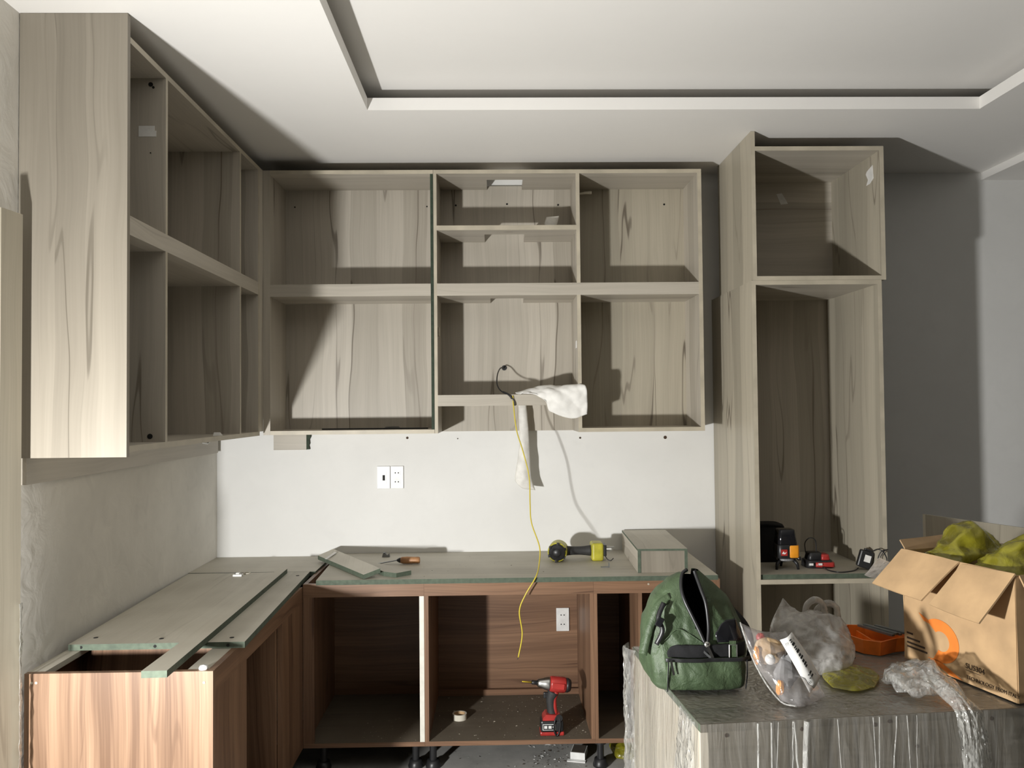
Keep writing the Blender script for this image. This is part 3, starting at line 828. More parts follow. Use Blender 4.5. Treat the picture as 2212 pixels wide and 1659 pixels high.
t = thing('wood_chisel', 'wood chisel with a worn wooden handle on the counter', 'chisel', (-0.41, 3.56, CZ))
MB().lathe([(0.0, 0), (0.011, 0.0), (0.0145, 0.008), (0.0155, 0.03), (0.0145, 0.065), (0.0150, 0.078), (0.012, 0.084), (0.0, 0.085)], (-0.418, 3.565, CZ + 0.0165), (1, -0.05, 0.0), 18, cap=False).build('handle', 'handle', t, smooth=True)
MB().lathe([(0.004, -0.012), (0.010, -0.002), (0.0115, 0.004), (0.0115, 0.006)], (-0.422, 3.565, CZ + 0.0165), (1, -0.05, 0.0), 14).build('ferrule', 'black', t, smooth=True)
hexa(MB(), [(-0.432, 3.560, CZ + 0.018), (-0.432, 3.572, CZ + 0.018), (-0.53, 3.560, CZ + 0.004), (-0.53, 3.543, CZ + 0.004)], 0.003).build('blade', 'steel_dark', t)

t = thing('metal_clip', 'small grey metal clip lying behind the chisel', 'clip', (-0.503, 3.74, CZ))
MB().prism([(-0.520, CZ + 0.0003), (-0.486, CZ + 0.0003), (-0.489, CZ + 0.016), (-0.497, CZ + 0.008), (-0.505, CZ + 0.017), (-0.517, CZ + 0.015)], 'y', 3.730, 3.752).build('clip_body', 'grey', t)
MB().box(-0.515, -0.505, 3.728, 3.754, CZ + 0.0172, CZ + 0.019).build('clip_tab', 'black', t)
t = thing('hinge_plate', 'small white hinge plate on the wide left board', 'bracket', (-1.064, 3.40, bz))
MB().bevbox(-1.083, -1.046, 3.392, 3.418, bz + 0.0003, bz + 0.009, 0.002).build('plate', 'white', t)
MB().bevbox(-1.072, -1.057, 3.396, 3.414, bz + 0.0093, bz + 0.015, 0.002).build('knuckle', 'white', t)
for x in (-1.078, -1.051):
    disc(MB(), (x, 3.405, bz + 0.009), 0.003, (0, 0, 1), t=0.0006).build('screw_hole', 'hole', t)
ring = MB()
R = [Vector((-1.044 + 0.014 * math.cos(a), 3.455 + 0.014 * math.sin(a), bz + 0.0024)) for a in [2 * math.pi * k / 24 for k in range(25)]]
tag(ring.tube(R, 0.002, 6).build('rubber_ring', 'tape', smooth=True), 'small pale rubber ring on the wide left board', 'ring')
tag(MB().lathe([(0.0, 0), (0.012, 0), (0.013, 0.004), (0.010, 0.010), (0.0, 0.012)], (-0.800, 2.262, 0.7323), n=16, cap=False).build('cover_cap', 'white', smooth=True), 'white round cover cap on the end corner of the left base cabinet', 'cap')

# yellow and black cordless tool lying on the counter
t = thing('cordless_drill', 'yellow and black cordless drill lying on the counter', 'drill', (0.33, 3.60, CZ))
MB().lathe([(0.034, 0.0), (0.041, 0.004), (0.0425, 0.020), (0.0425, 0.075), (0.036, 0.10), (0.026, 0.108)], (0.258, 3.555, CZ + 0.0432), (0.18, 1, 0.0), 26).build('motor_housing', 'yellow', t, smooth=False)
MB().lathe([(0.0, -0.012), (0.014, -0.012), (0.017, -0.009), (0.018, -0.005), (0.030, -0.0045), (0.036, 0.001), (0.0365, 0.010), (0.0, 0.010)], (0.257, 3.549, CZ + 0.0432), (0.18, 1, 0.0), 26, cap=False).build('end_cap', 'black', t, smooth=True)
for k in range(6):
    a = 2 * math.pi * k / 6 + 0.4
    MB().bevbox(-0.006, 0.006, -0.006, 0.004, -0.006, 0.006, 0.002).xform(Matrix.Translation((0.258 + 0.036 * math.cos(a), 3.552, CZ + 0.0432 + 0.036 * math.sin(a)))).build('vent_lug', 'black', t)
MB().tube(catmull([(0.285, 3.60, CZ + 0.042), (0.33, 3.605, CZ + 0.041), (0.38, 3.61, CZ + 0.040), (0.412, 3.61, CZ + 0.040)], 12), [0.024, 0.023, 0.021, 0.020, 0.019, 0.0185, 0.0185, 0.019, 0.020, 0.021, 0.022, 0.023, 0.024], 14).build('handle', 'rubber', t, smooth=True)
MB().bevbox(0.410, 0.462, 3.565, 3.650, CZ + 0.0003, CZ + 0.078, 0.010, segs=3).build('battery', 'yellow', t, smooth=False)
MB().bevbox(0.462, 0.476, 3.575, 3.640, CZ + 0.02, CZ + 0.068, 0.003).build('battery_plate', 'black', t)
for z_, l_ in ((0.052, 0.035), (0.038, 0.026)):
    MB().box(0.476, 0.476 + l_, 3.596, 3.602, CZ + z_, CZ + z_ + 0.006).build('metal_tab', 'steel', t)
wire_part('wire_loop', [(0.470, 3.59, CZ + 0.022), (0.478, 3.575, CZ + 0.008), (0.492, 3.568, CZ + 0.003), (0.505, 3.572, CZ + 0.012)], 0.0018, 'black', t, 20, 6)
t = thing('angle_bracket', 'small grey angle bracket in front of the yellow drill', 'bracket', (0.45, 3.44, CZ))
MB().box(0.432, 0.468, 3.430, 3.442, CZ + 0.0003, CZ + 0.003).xform(Matrix.Identity(4)).build('flat_arm', 'steel_dark', t)
MB().box(0.464, 0.468, 3.430, 3.442, CZ + 0.003, CZ + 0.018).build('upright_arm', 'steel_dark', t)

# trough box made from offcuts
t = thing('board_box', 'low pale board box with green edges at the right counter end', 'box', (0.667, 3.57, CZ), 0.0)
i0 = Matrix.Translation((0.667, 3.31, 0)) @ Matrix.Rotation(-0.028, 4, 'Z') @ Matrix.Translation((-0.667, -3.31, 0))
def skew(mb): return mb.xform(i0)
skew(MB().box(0.566, 0.579, 3.310, 3.815, CZ + 0.0003, 0.8485, edge={'-y': 1, '+z': 1})).build('side_panel', ['ash_y', 'green'], t)
skew(MB().box(0.754, 0.767, 3.310, 3.815, CZ + 0.0003, 0.8485, edge={'-y': 1, '+z': 1})).build('side_panel', ['ash_y', 'green'], t)
skew(MB().box(0.566, 0.767, 3.310, 3.815, 0.8487, 0.8565, edge={'-y': 1, '-x': 1, '+x': 1})).build('top_panel', ['dusty_y', 'green'], t)
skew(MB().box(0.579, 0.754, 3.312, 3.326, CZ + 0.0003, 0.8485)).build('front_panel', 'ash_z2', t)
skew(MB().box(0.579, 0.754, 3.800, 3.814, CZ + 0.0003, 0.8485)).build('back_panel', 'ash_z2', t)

# loose crumbs
def chips(name, mats, label, cat, n, box, z, smin, smax, seed, keep=None, dark=0.4):
    """loose flakes; mats = pale and dark flake material"""
    rnd = random.Random(seed)
    m = MB()
    k = 0
    while k < n:
        x, y = rnd.uniform(box[0], box[1]), rnd.uniform(box[2], box[3])
        if keep and not keep(x, y, rnd):
            continue
        s_ = rnd.uniform(smin, smax) * rnd.uniform(0.4, 1)
        a = rnd.uniform(0, 6.28)
        c, d = math.cos(a) * s_, math.sin(a) * s_
        w = rnd.uniform(0.25, 0.6)
        h = s_ * rnd.uniform(0.15, 0.5)
        m.add([(x - c, y - d, z + 0.0004), (x + d * w, y - c * w, z + 0.0004), (x + c, y + d, z + 0.0004 + h * 0.3), (x - d * w, y + c * w, z + h)], [(0, 1, 2), (0, 2, 3), (0, 3, 1), (1, 3, 2)], 1 if rnd.random() < dark else 0)
        k += 1
    return tag(m.build(name, mats), label, cat, kind='stuff')
chips('counter_crumbs', ['chip', 'chip_dark'], 'dark wood crumbs scattered on the counter board', 'crumbs', 90, (-0.45, 0.5, 3.27, 3.82), CZ, 0.001, 0.005, 3,
      lambda x, y, r: abs(x - 0.0) < 0.25 or r.random() < 0.3, 0.85)

# ------------------------------------------------------------------ inside the middle base cabinet
chips('sawdust', ['chip', 'chip_dark'], 'sawdust and crumbs strewn over the middle cabinet bottom', 'sawdust', 600, (-0.26, 0.36, 3.285, 3.76), BT, 0.001, 0.0065, 5,
      lambda x, y, r: r.random() < 0.35 + 0.65 * min(1, max(0, (x + 0.1) / 0.4)))
chips('sawdust', ['chip', 'chip_dark'], 'sawdust on the bottom of the corner base cabinet', 'sawdust', 110, (-0.55, -0.32, 3.285, 3.6), BT, 0.001, 0.004, 8)
t = thing('tape_roll', 'small roll of cream tape on the middle cabinet bottom', 'tape roll', (-0.165, 3.50, BT))
n_ = 28
prof = [(0.024, 0.0003), (0.030, 0.0003), (0.030, 0.024), (0.024, 0.024), (0.024, 0.0003)]
MB().lathe(prof, (-0.165, 3.50, BT), n=n_, cap=False).build('tape_winding', 'tape', t)
MB().lathe([(0.0225, 0.0003), (0.0238, 0.0003), (0.0238, 0.0236), (0.0225, 0.0236), (0.0225, 0.0003)], (-0.165, 3.50, BT), n=n_, cap=False).build('core', 'card', t)

# impact driver
t = thing('impact_driver', 'red and black cordless impact driver standing in the middle base cabinet', 'drill', (0.215, 3.335, BT))
def loc(x, y, z): return (0.215 + x, 3.335 + y, BT + z)
def lb(name, mat, x0, x1, y0, y1, z0, z1, r=0.004, par=None):
    return MB().bevbox(0.215 + x0, 0.215 + x1, 3.335 + y0, 3.335 + y1, BT + z0, BT + z1, r, segs=2).build(name, mat, par or t)
bat = lb('battery', 'black', -0.048, 0.044, -0.034, 0.034, 0.014, 0.060, 0.008)
lb('battery_foot', 'red', -0.050, 0.046, -0.033, 0.033, 0.0003, 0.016, 0.005, bat)
MB().bevbox(0.215 - 0.040, 0.215 + 0.012, 3.335 - 0.0352, 3.335 - 0.0342, BT + 0.024, BT + 0.048, 0.0004).build('label', 'white', bat, label='white outline label')
MB().bevbox(0.215 - 0.038, 0.215 + 0.010, 3.335 - 0.0358, 3.335 - 0.0351, BT + 0.026, BT + 0.046, 0.0003).build('label_field', 'ink', bat)
for x0, x1, z0, z1 in ((-0.034, -0.022, 0.031, 0.042), (-0.017, -0.005, 0.031, 0.042), (0.0, 0.007, 0.034, 0.040)):
    MB().box(0.215 + x0, 0.215 + x1, 3.335 - 0.0362, 3.335 - 0.0357, BT + z0, BT + z1).build('label_mark', 'white', bat)
MB().prism([loc(-0.040, 0, 0.060)[::2], loc(0.036, 0, 0.060)[::2], loc(0.030, 0, 0.080)[::2], loc(-0.026, 0, 0.084)[::2], loc(-0.038, 0, 0.070)[::2]], 'y', 3.335 - 0.030, 3.335 + 0.030).build('foot_housing', 'red', t)
gp = catmull([loc(0.0, 0, 0.076), loc(-0.004, 0, 0.11), loc(-0.004, 0, 0.14), loc(0.006, 0, 0.165)], 12)
MB().tube(gp, [0.020, 0.0185, 0.0175, 0.017, 0.017, 0.0175, 0.018, 0.0185, 0.019, 0.020, 0.021, 0.022, 0.023], 14).build('grip', 'rubber', t, smooth=True)
MB().tube([p + Vector((0.013, -0.004, 0)) for p in gp], 0.0105, 10).build('grip_spine', 'red', t, smooth=True)
MB().bevbox(*[v for p in zip(loc(-0.034, -0.008, 0.140), loc(-0.014, 0.008, 0.164)) for v in p], 0.004).build('trigger', 'black', t)
ax = Vector((1, 0.1, -0.13)).normalized()
o0 = Vector(loc(-0.060, -0.004, 0.203))
MB().lathe([(0.010, 0.0), (0.016, 0.006), (0.018, 0.016), (0.023, 0.030), (0.027, 0.045), (0.0275, 0.052)], o0, ax, 22).build('nose', 'steel', t, smooth=True)
MB().lathe([(0.0278, 0.052), (0.031, 0.058), (0.032, 0.085), (0.031, 0.112), (0.028, 0.118)], o0, ax, 22).build('motor_housing', 'red', t, smooth=True)
MB().lathe([(0.0285, 0.118), (0.028, 0.128), (0.022, 0.138), (0.0, 0.140)], o0, ax, 22).build('rear_cap', 'black', t, smooth=True)
MB().lathe([(0.006, -0.022), (0.0085, -0.020), (0.0085, 0.0), (0.006, 0.002)], o0, ax, 16).build('chuck', 'black', t, smooth=True)
MB().lathe([(0.0012, -0.062), (0.0028, -0.056), (0.0028, -0.020)], o0, ax, 10).build('driver_bit', 'gold', t, smooth=True)
sp = o0 + ax * 0.086 + Vector((0, -0.030, 0.002))
MB().bevbox(-0.026, 0.026, -0.004, 0.003, -0.012, 0.012, 0.003).xform(Matrix.Translation(sp) @ Matrix.Rotation(0.13, 4, 'Y')).build('side_panel', 'red', t)
wire_part('wrist_strap', [loc(0.018, -0.030, 0.078), loc(0.008, -0.040, 0.060), loc(0.006, -0.040, 0.025), loc(0.016, -0.038, 0.004), loc(0.026, -0.037, 0.020), loc(0.030, -0.036, 0.055), loc(0.022, -0.032, 0.078)], 0.0035, 'black', t, 40)
MB().lathe([(0.014, -0.003), (0.014, 0.003)], loc(0.026, -0.034, 0.072), (0, 1, 0), 14).build('strap_knob', 'black', t)

# ------------------------------------------------------------------ floor litter
chips('floor_scraps', ['white', 'chip_dark'], 'white foam scraps and dark crumbs on the floor below the middle cabinet', 'scraps', 260, (-0.20, 0.42, 3.28, 3.66), 0.0, 0.002, 0.011, 11,
      lambda x, y, r: r.random() < max(0.06, 1 - abs(x - 0.22) * 7), 0.45)
t = thing('small_carton', 'small white carton with a dark top on the floor by a cabinet leg', 'carton', (0.345, 3.39, 0))
mx = Matrix.Translation((0.328, 3.395, 0)) @ Matrix.Rotation(-0.25, 4, 'Z')
MB().bevbox(-0.030, 0.030, -0.04, 0.04, 0.0003, 0.030, 0.001).xform(mx).build('carton_body', 'white', t)
MB().box(-0.026, 0.026, -0.036, 0.036, 0.0302, 0.0312).xform(mx).build('dark_top', 'chip_dark', t)
MB().box(-0.040, 0.034, -0.062, -0.0405, 0.0003, 0.004).xform(mx).build('flap', 'white', t)
mb = MB()
pillow(mb, [[(0.470, 3.50, 0.005), (0.53, 3.51, 0.004), (0.60, 3.50, 0.005)], [(0.455, 3.42, 0.03), (0.53, 3.41, 0.035), (0.61, 3.42, 0.03)], [(0.475, 3.36, 0.004), (0.53, 3.345, 0.004), (0.60, 3.36, 0.004)]], 0.022, 22, 18, 0.012, 26.0, 4.0)
for v in mb.v: v.z = max(v.z, 0.0005)
tag(mb.build('yellow_bag', 'bag_yellow', smooth=True), 'crumpled yellow plastic bag on the floor beside the wrapped cabinet', 'bag')

# ------------------------------------------------------------------ tools on the tall cabinet shelf
SZ = 0.761
t = thing('laser_level', 'orange and black laser level on the tall cabinet shelf', 'laser level', (1.180, 3.36, SZ))
def rbox(x0, x1, y0, y1, z0, z1, tx=1.0, ty=1.0, n=6, cx=None, cy=None, r=0.35):
    """rounded block whose top is scaled by tx, ty"""
    cx = (x0 + x1) / 2 if cx is None else cx
    cy = (y0 + y1) / 2 if cy is None else cy
    hx, hy = (x1 - x0) / 2, (y1 - y0) / 2
    rings = []
    for zf in (0, 0.06, 0.5, 0.94, 1.0):
        s_ = 0.95 if zf in (0, 1.0) else 1.0
        kx, ky = (1 + (tx - 1) * zf) * s_, (1 + (ty - 1) * zf) * s_
        ring = []
        for k in range(28):
            a = 2 * math.pi * k / 28
            c, s2 = math.cos(a), math.sin(a)
            e = 2.0 / 5.0
            ring.append(Vector((cx + hx * kx * math.copysign(abs(c) ** e, c), cy + hy * ky * math.copysign(abs(s2) ** e, s2), z0 + (z1 - z0) * zf)))
        rings.append(ring)
    return MB().rings(rings)
rbox(1.140, 1.226, 3.320, 3.405, SZ + 0.046, SZ + 0.102).build('body', 'black', t, smooth=True)
rbox(1.181, 1.2285, 3.3175, 3.4075, SZ + 0.050, SZ + 0.100, 1.0, 1.0).build('amber_grip', 'amber', t, smooth=True)
rbox(1.143, 1.224, 3.323, 3.402, SZ + 0.1022, SZ + 0.162, 0.80, 0.80).build('glass_dome', 'black_gloss', t, smooth=True)
MB().box(1.150, 1.176, 3.3165, 3.3185, SZ + 0.060, SZ + 0.085).build('label', 'red', t, label='red label')
MB().prism([(1.153, SZ + 0.068), (1.160, SZ + 0.078), (1.164, SZ + 0.071), (1.173, SZ + 0.075), (1.166, SZ + 0.066)], 'y', 3.3158, 3.3164).build('label_mark', 'white', t)
MB().lathe([(0.030, 0.034), (0.036, 0.037), (0.036, 0.046)], (1.183, 3.362, SZ), n=22).build('turntable', 'grey', t)
for a in (0.5, 2.6, 4.6):
    c, s2 = math.cos(a - 1.0), math.sin(a - 1.0)
    MB().tube([(1.183 + 0.030 * c, 3.362 + 0.030 * s2, SZ + 0.040), (1.183 + 0.046 * c, 3.362 + 0.046 * s2, SZ + 0.022), (1.183 + 0.050 * c, 3.362 + 0.050 * s2, SZ + 0.0004)], [0.008, 0.007, 0.005], 10).build('leg', 'black', t, smooth=True)
MB().lathe([(0.005, 0), (0.008, 0.004), (0.008, 0.014)], (1.232, 3.362, SZ + 0.040), (1, 0, 0), 12).build('knob', 'black', t)

t = thing('battery_charger', 'red and black battery charger on the tall cabinet shelf', 'charger', (1.325, 3.40, SZ))
rbox(1.270, 1.384, 3.352, 3.445, SZ + 0.0003, SZ + 0.030, 0.94, 0.92).build('base', 'black', t, smooth=True)
rbox(1.300, 1.388, 3.345, 3.440, SZ + 0.005, SZ + 0.024, 0.96, 0.96).build('red_shell', 'red', t, smooth=True)
rbox(1.285, 1.350, 3.375, 3.440, SZ + 0.0302, SZ + 0.058, 0.8, 0.8).build('battery', 'black', t, smooth=True)
rbox(1.335, 1.375, 3.370, 3.435, SZ + 0.0302, SZ + 0.052, 0.8, 0.85).build('red_top', 'red', t, smooth=True)
for x in (1.275, 1.312):
    MB().bevbox(x, x + 0.016, 3.341, 3.3445, SZ + 0.014, SZ + 0.023, 0.001).build('label_mark', 'white', t)
wire_part('cord_loop', [(1.285, 3.41, SZ + 0.055), (1.283, 3.41, SZ + 0.095), (1.302, 3.405, SZ + 0.117), (1.325, 3.405, SZ + 0.105), (1.330, 3.41, SZ + 0.055)], 0.0022, 'black', t)
wire_part('cord', [(1.330, 3.345, SZ + 0.008), (1.337, 3.300, SZ + 0.003), (1.360, 3.262, SZ + 0.0028), (1.400, 3.268, SZ + 0.0028), (1.440, 3.290, SZ + 0.004), (1.462, 3.312, SZ + 0.008)], 0.0024, 'black', t)

t = thing('power_adapter', 'black power adapter with coiled cable leaning at the right of the shelf', 'adapter', (1.485, 3.315, SZ))
mx = Matrix.Translation((1.483, 3.322, SZ + 0.0062)) @ Matrix.Rotation(0.30, 4, 'Y') @ Matrix.Rotation(-0.25, 4, 'Z')
MB().bevbox(-0.026, 0.026, -0.018, 0.018, 0.002, 0.072, 0.006).xform(mx).build('body', 'black', t)
MB().box(-0.006, 0.018, -0.0188, -0.0181, 0.028, 0.056).xform(mx).build('sticker', 'paper', t, label='white sticker')
MB().bevbox(-0.012, 0.012, -0.010, 0.010, 0.072, 0.080, 0.002).xform(mx).build('plug', 'black', t)
wire_part('coiled_cable', [(1.506, 3.31, SZ + 0.070), (1.508, 3.27, SZ + 0.085), (1.505, 3.226, SZ + 0.098), (1.520, 3.213, SZ + 0.088), (1.531, 3.211, SZ + 0.060), (1.519, 3.214, SZ + 0.044), (1.502, 3.222, SZ + 0.060), (1.512, 3.216, SZ + 0.090), (1.536, 3.210, SZ + 0.100)], 0.0022, 'black', t, 60)
wire_part('coiled_cable', [(1.500, 3.27, SZ + 0.004), (1.505, 3.235, SZ + 0.03), (1.512, 3.222, SZ + 0.07), (1.524, 3.214, SZ + 0.095)], 0.0014, 'black', t, 30)

mb = rbox(1.050, 1.255, 3.490, 3.66, SZ + 0.0003, SZ + 0.155, 0.86, 0.8)
t = thing('tool_pouch', 'black soft pouch behind the laser level on the shelf', 'pouch', (1.15, 3.57, SZ))
mb.build('pouch_body', 'black_soft', t, smooth=True)
MB().tube(catmull([(1.065, 3.51, SZ + 0.150), (1.10, 3.50, SZ + 0.157), (1.16, 3.50, SZ + 0.159), (1.225, 3.51, SZ + 0.150)], 16), 0.004, 8).build('zipper', 'black_soft', t, smooth=True)

# ------------------------------------------------------------------ wrapped cabinet in the foreground
IX, IY, IR, IZ = 0.452, 1.850, 0.0855, 0.72
IM = Matrix.Translation((IX, IY, 0)) @ Matrix.Rotation(IR, 4, 'Z')
IW, ID = 1.10, 0.60
t = isl = thing('wrapped_cabinet', 'cabinet carcass wrapped in clear film in the right foreground', 'cabinet', (IX, IY, 0), IR)
def ib(name, mats, *b, edge=None):
    return MB().box(*b, edge=edge).build(name, mats, isl, local=True)
M['grey_ash_x'] = wood('grey_ash_level_grain', 'x', (0.27, 0.245, 0.205, 1), (0.20, 0.18, 0.15, 1), (0.08, 0.068, 0.052, 1), plank=0.16, seed=9.2, vein=0.9)
M['grey_dusty'] = wood('dusty_grey_top', 'x', (0.27, 0.245, 0.205, 1), (0.21, 0.19, 0.16, 1), (0.09, 0.078, 0.06, 1), plank=0.14, seed=3.3, vein=0.6, rough=0.4)
ib('top_panel', ['grey_dusty', 'green'], 0.0, IW, 0.0, ID, IZ - 0.018, IZ, edge={'-x': 1})
ib('side_panel', 'ash_z', 0.0, 0.018, 0.0, ID, 0.0, IZ - 0.018)
ib('side_panel', 'ash_z', IW - 0.018, IW, 0.0, ID, 0.0, IZ - 0.018)
ib('front_panel', 'grey_ash_x', 0.018, IW - 0.018, 0.0, 0.014, 0.0, IZ - 0.018)
ib('back_panel', 'ash_z', 0.018, IW - 0.018, ID - 0.014, ID, 0.0, IZ - 0.018)
for x, z in ((0.060, 0.694), (0.237, 0.699), (0.413, 0.700), (0.448, 0.706), (0.514, 0.646), (0.014, 0.612), (0.70, 0.70), (0.05, 0.45)):
    disc(MB(), (x, 0.0, z), 0.0045, (0, -1, 0), n=10).build('screw_hole', 'brown_ink', isl, local=True)

def film_sheet(name, fn, nu, nv, mat, th=0.0004):
    """fn(u, v) -> local point"""
    m = MB()
    skin(m, [[Vector(fn(i / nu, j / nv)) for i in range(nu + 1)] for j in range(nv + 1)])
    return m.build(name, mat, isl, smooth=True, local=True)
def fold(x, z, seed, f=26.0):
    return abs(noise.noise(Vector((x * f, z * 2.2, seed)))) + 0.5 * abs(noise.noise(Vector((x * f * 2.3, z * 3.1, seed + 4))))
film_sheet('wrap_front', lambda u, v: (0.002 + u * (IW - 0.01), -0.0015 - 0.013 * (1 - min(1, fold(u * IW, v, 1.0))) * min(1, 0.25 + v * 2), IZ + 0.0015 - v * 0.70), 200, 36, 'film')
film_sheet('wrap_side', lambda u, v: (-0.0015 - 0.014 * (1 - min(1, fold(u * ID, v * 0.7, 7.0, 18.0))) * min(1, 0.2 + v * 2), 0.002 + u * (ID - 0.002), IZ + 0.0015 - v * 0.70), 90, 36, 'film')
film_sheet('wrap_top', lambda u, v: (0.0 + u * IW, v * ID, IZ + 0.0010 + 0.0022 * fold(v * 0.6 + u * 0.5, u, 3.0, 12.0)), 110, 50, 'film')
# bunched film down the far left corner and over the near corner
def bunch(u, v):
    a = u * 1.0
    z = IZ + 0.012 - v * 0.71
    w = 0.055 + 0.020 * noise.noise(Vector((v * 5, 0.3, 1.0)))
    y = ID - 0.02 - a * w * 1.6 + 0.03
    return (-0.010 - 0.020 * math.sin(math.pi * a) - 0.012 * fold(a * 0.12, v, 2.0, 60.0) - 0.006 * noise.noise(Vector((a * 6, v * 30, 2))), y, z)
film_sheet('wrap_bunch', bunch, 26, 120, 'film_loose')
def bunch2(u, v):
    s_ = u * 0.16
    z = IZ + 0.004 - v * 0.66
    k = 0.012 + 0.010 * fold(s_, v, 9.0, 40.0) + 0.004 * noise.noise(Vector((u * 7, v * 26, 8)))
    return (-k * 0.9, 0.008 + s_ * (0.4 + 0.6 * abs(math.sin(v * 3.0 + 0.4))), z)
film_sheet('wrap_bunch', bunch2, 26, 100, 'film_loose')
rf = random.Random(21)
for x_, w_, l_ in [(0.235, 0.016, 0.55)] + [(rf.uniform(0.03, 0.80), rf.uniform(0.002, 0.006), rf.uniform(0.15, 0.6)) for _ in range(16)]:
    dr = rf.uniform(-0.03, 0.03)
    film_sheet('wrap_fold', lambda u, v: (x_ + u * w_ + dr * v + 0.002 * noise.noise(Vector((x_ * 50, v * 6, 1))), -0.0155 - w_ * 0.5 * math.sin(math.pi * u), IZ + 0.003 - v * l_), 6, 30, 'film_thick')

# ------------------------------------------------------------------ crumpled film bundle with a strand over the front
t = thing('film_bundle', 'crumpled ball of clear film with a strand hanging over the front edge', 'plastic film', (1.02, 2.0, IZ))
mb = MB()
pillow(mb, [[(0.960, 2.060, 0.742), (1.02, 2.09, 0.750), (1.10, 2.06, 0.742)], [(0.965, 2.00, 0.755), (1.03, 2.01, 0.782), (1.10, 1.99, 0.765)], [(0.985, 1.945, 0.740), (1.04, 1.935, 0.750), (1.10, 1.925, 0.742)]], 0.020, 48, 48, 0.022, 15.0, 6.0)
for v in mb.v: v.z = max(v.z, IZ + 0.0045)
mb.build('film_ball', 'film_loose', t, smooth=True)
mb = MB()
pillow(mb, [[(0.985, 2.10, 0.730), (1.03, 2.13, 0.735), (1.06, 2.10, 0.730)], [(0.975, 2.06, 0.750), (1.01, 2.05, 0.770), (1.05, 2.05, 0.750)], [(0.97, 2.00, 0.732), (1.0, 1.99, 0.735), (1.03, 2.0, 0.732)]], 0.012, 22, 22, 0.010, 40.0, 2.0)
for v in mb.v: v.z = max(v.z, IZ + 0.0045)
mb.build('film_tuft', 'film_loose', t, smooth=True)
g = surf([[(1.020, 1.985, 0.775), (1.045, 1.97, 0.788), (1.075, 1.965, 0.775)], [(1.030, 1.915, 0.752), (1.055, 1.91, 0.775), (1.09, 1.91, 0.752)],
          [(1.038, 1.868, 0.735), (1.065, 1.858, 0.745), (1.098, 1.862, 0.735)], [(1.042, 1.858, 0.690), (1.075, 1.845, 0.690), (1.108, 1.858, 0.690)],
          [(1.050, 1.860, 0.62), (1.080, 1.843, 0.62), (1.118, 1.862, 0.62)], [(1.062, 1.868, 0.52), (1.085, 1.848, 0.52), (1.118, 1.870, 0.52)]], 30, 90)
mb = MB()
g2 = []
for j, row in enumerate(g):
    g2.append([p + Vector((0, -0.010 * abs(noise.noise(Vector((i * 0.55, j * 0.05, 1.5)))) - 0.004 * noise.noise(Vector((i * 0.9, j * 0.4, 3.0))), 0)) for i, p in enumerate(row)])
sheet(mb, g2, 0.0006)
mb.build('film_strand', 'film_loose', t, smooth=True)

# ------------------------------------------------------------------ green tool bag
t = bag = thing('tool_bag', 'open green canvas tool bag standing on the wrapped cabinet', 'bag', (0.51, 2.15, IZ))
Z0 = IZ + 0.0055
lev = [  # z, cx, cy, half width, half depth, exponent
    (0.000, 0.503, 2.155, 0.106, 0.098, 5.5), (0.010, 0.503, 2.155, 0.114, 0.107, 5.2), (0.045, 0.504, 2.155, 0.120, 0.112, 4.8), (0.085, 0.506, 2.155, 0.125, 0.111, 4.2),
    (0.120, 0.507, 2.155, 0.126, 0.105, 3.6), (0.155, 0.506, 2.155, 0.120, 0.096, 3.0), (0.185, 0.503, 2.155, 0.110, 0.086, 2.6), (0.215, 0.499, 2.152, 0.094, 0.075, 2.3),
        (0.238, 0.496, 2.150, 0.073, 0.062, 2.1), (0.257, 0.496, 2.145, 0.052, 0.046, 2.0), (0.272, 0.500, 2.140, 0.032, 0.032, 2.0), (0.283, 0.507, 2.135, 0.012, 0.018, 2.0)]
def interp(z):
    for a, b in zip(lev, lev[1:]):
        if z <= b[0]:
            k = (z - a[0]) / (b[0] - a[0])
            return [a[i] + (b[i] - a[i]) * k for i in range(6)]
    return list(lev[-1])
def bagp(z, a, off=0.0, rough=True):
    _, cx, cy, hw, hd, e = interp(max(0, min(lev[-1][0], z)))
    c, s_ = math.cos(a), math.sin(a)
    x = math.copysign(abs(c) ** (2 / e), c)
    y = math.copysign(abs(s_) ** (2 / e), s_)
    p = Vector((cx + (hw + off) * x, cy + (hd + off) * y, Z0 + z))
    if rough:
        q = p * 17.0
        d = 0.010 * noise.noise(p * 13.0 + Vector((3, 1, 0))) + 0.010 * (0.4 - abs(noise.noise(Vector((p.x * 22, p.y * 22, p.z * 15 + p.x * 14)))))
        k = min(1, z / 0.03)
        p += Vector((x, y, 0)).normalized() * d * k
    return p
def ang(x, z):
    """front-side angle at which the bag surface has this x"""
    lo_, hi_ = -math.pi, 0.0
    for _ in range(30):
        m_ = (lo_ + hi_) / 2
        if bagp(z, m_, 0, False).x < x:
            lo_ = m_
        else:
            hi_ = m_
    return (lo_ + hi_) / 2
OPEN = [(0.118, 0.514, 0.520), (0.150, 0.502, 0.526), (0.185, 0.487, 0.526), (0.215, 0.474, 0.523), (0.240, 0.469, 0.517), (0.262, 0.472, 0.513), (0.276, 0.480, 0.510), (0.284, 0.486, 0.508)]
def gap(z):
    for a_, b_ in zip(OPEN, OPEN[1:]):
        if a_[0] <= z <= b_[0]:
            k = (z - a_[0]) / (b_[0] - a_[0])
            return a_[1] + (b_[1] - a_[1]) * k, a_[2] + (b_[2] - a_[2]) * k
    return None
NA, NZ = 200, 110
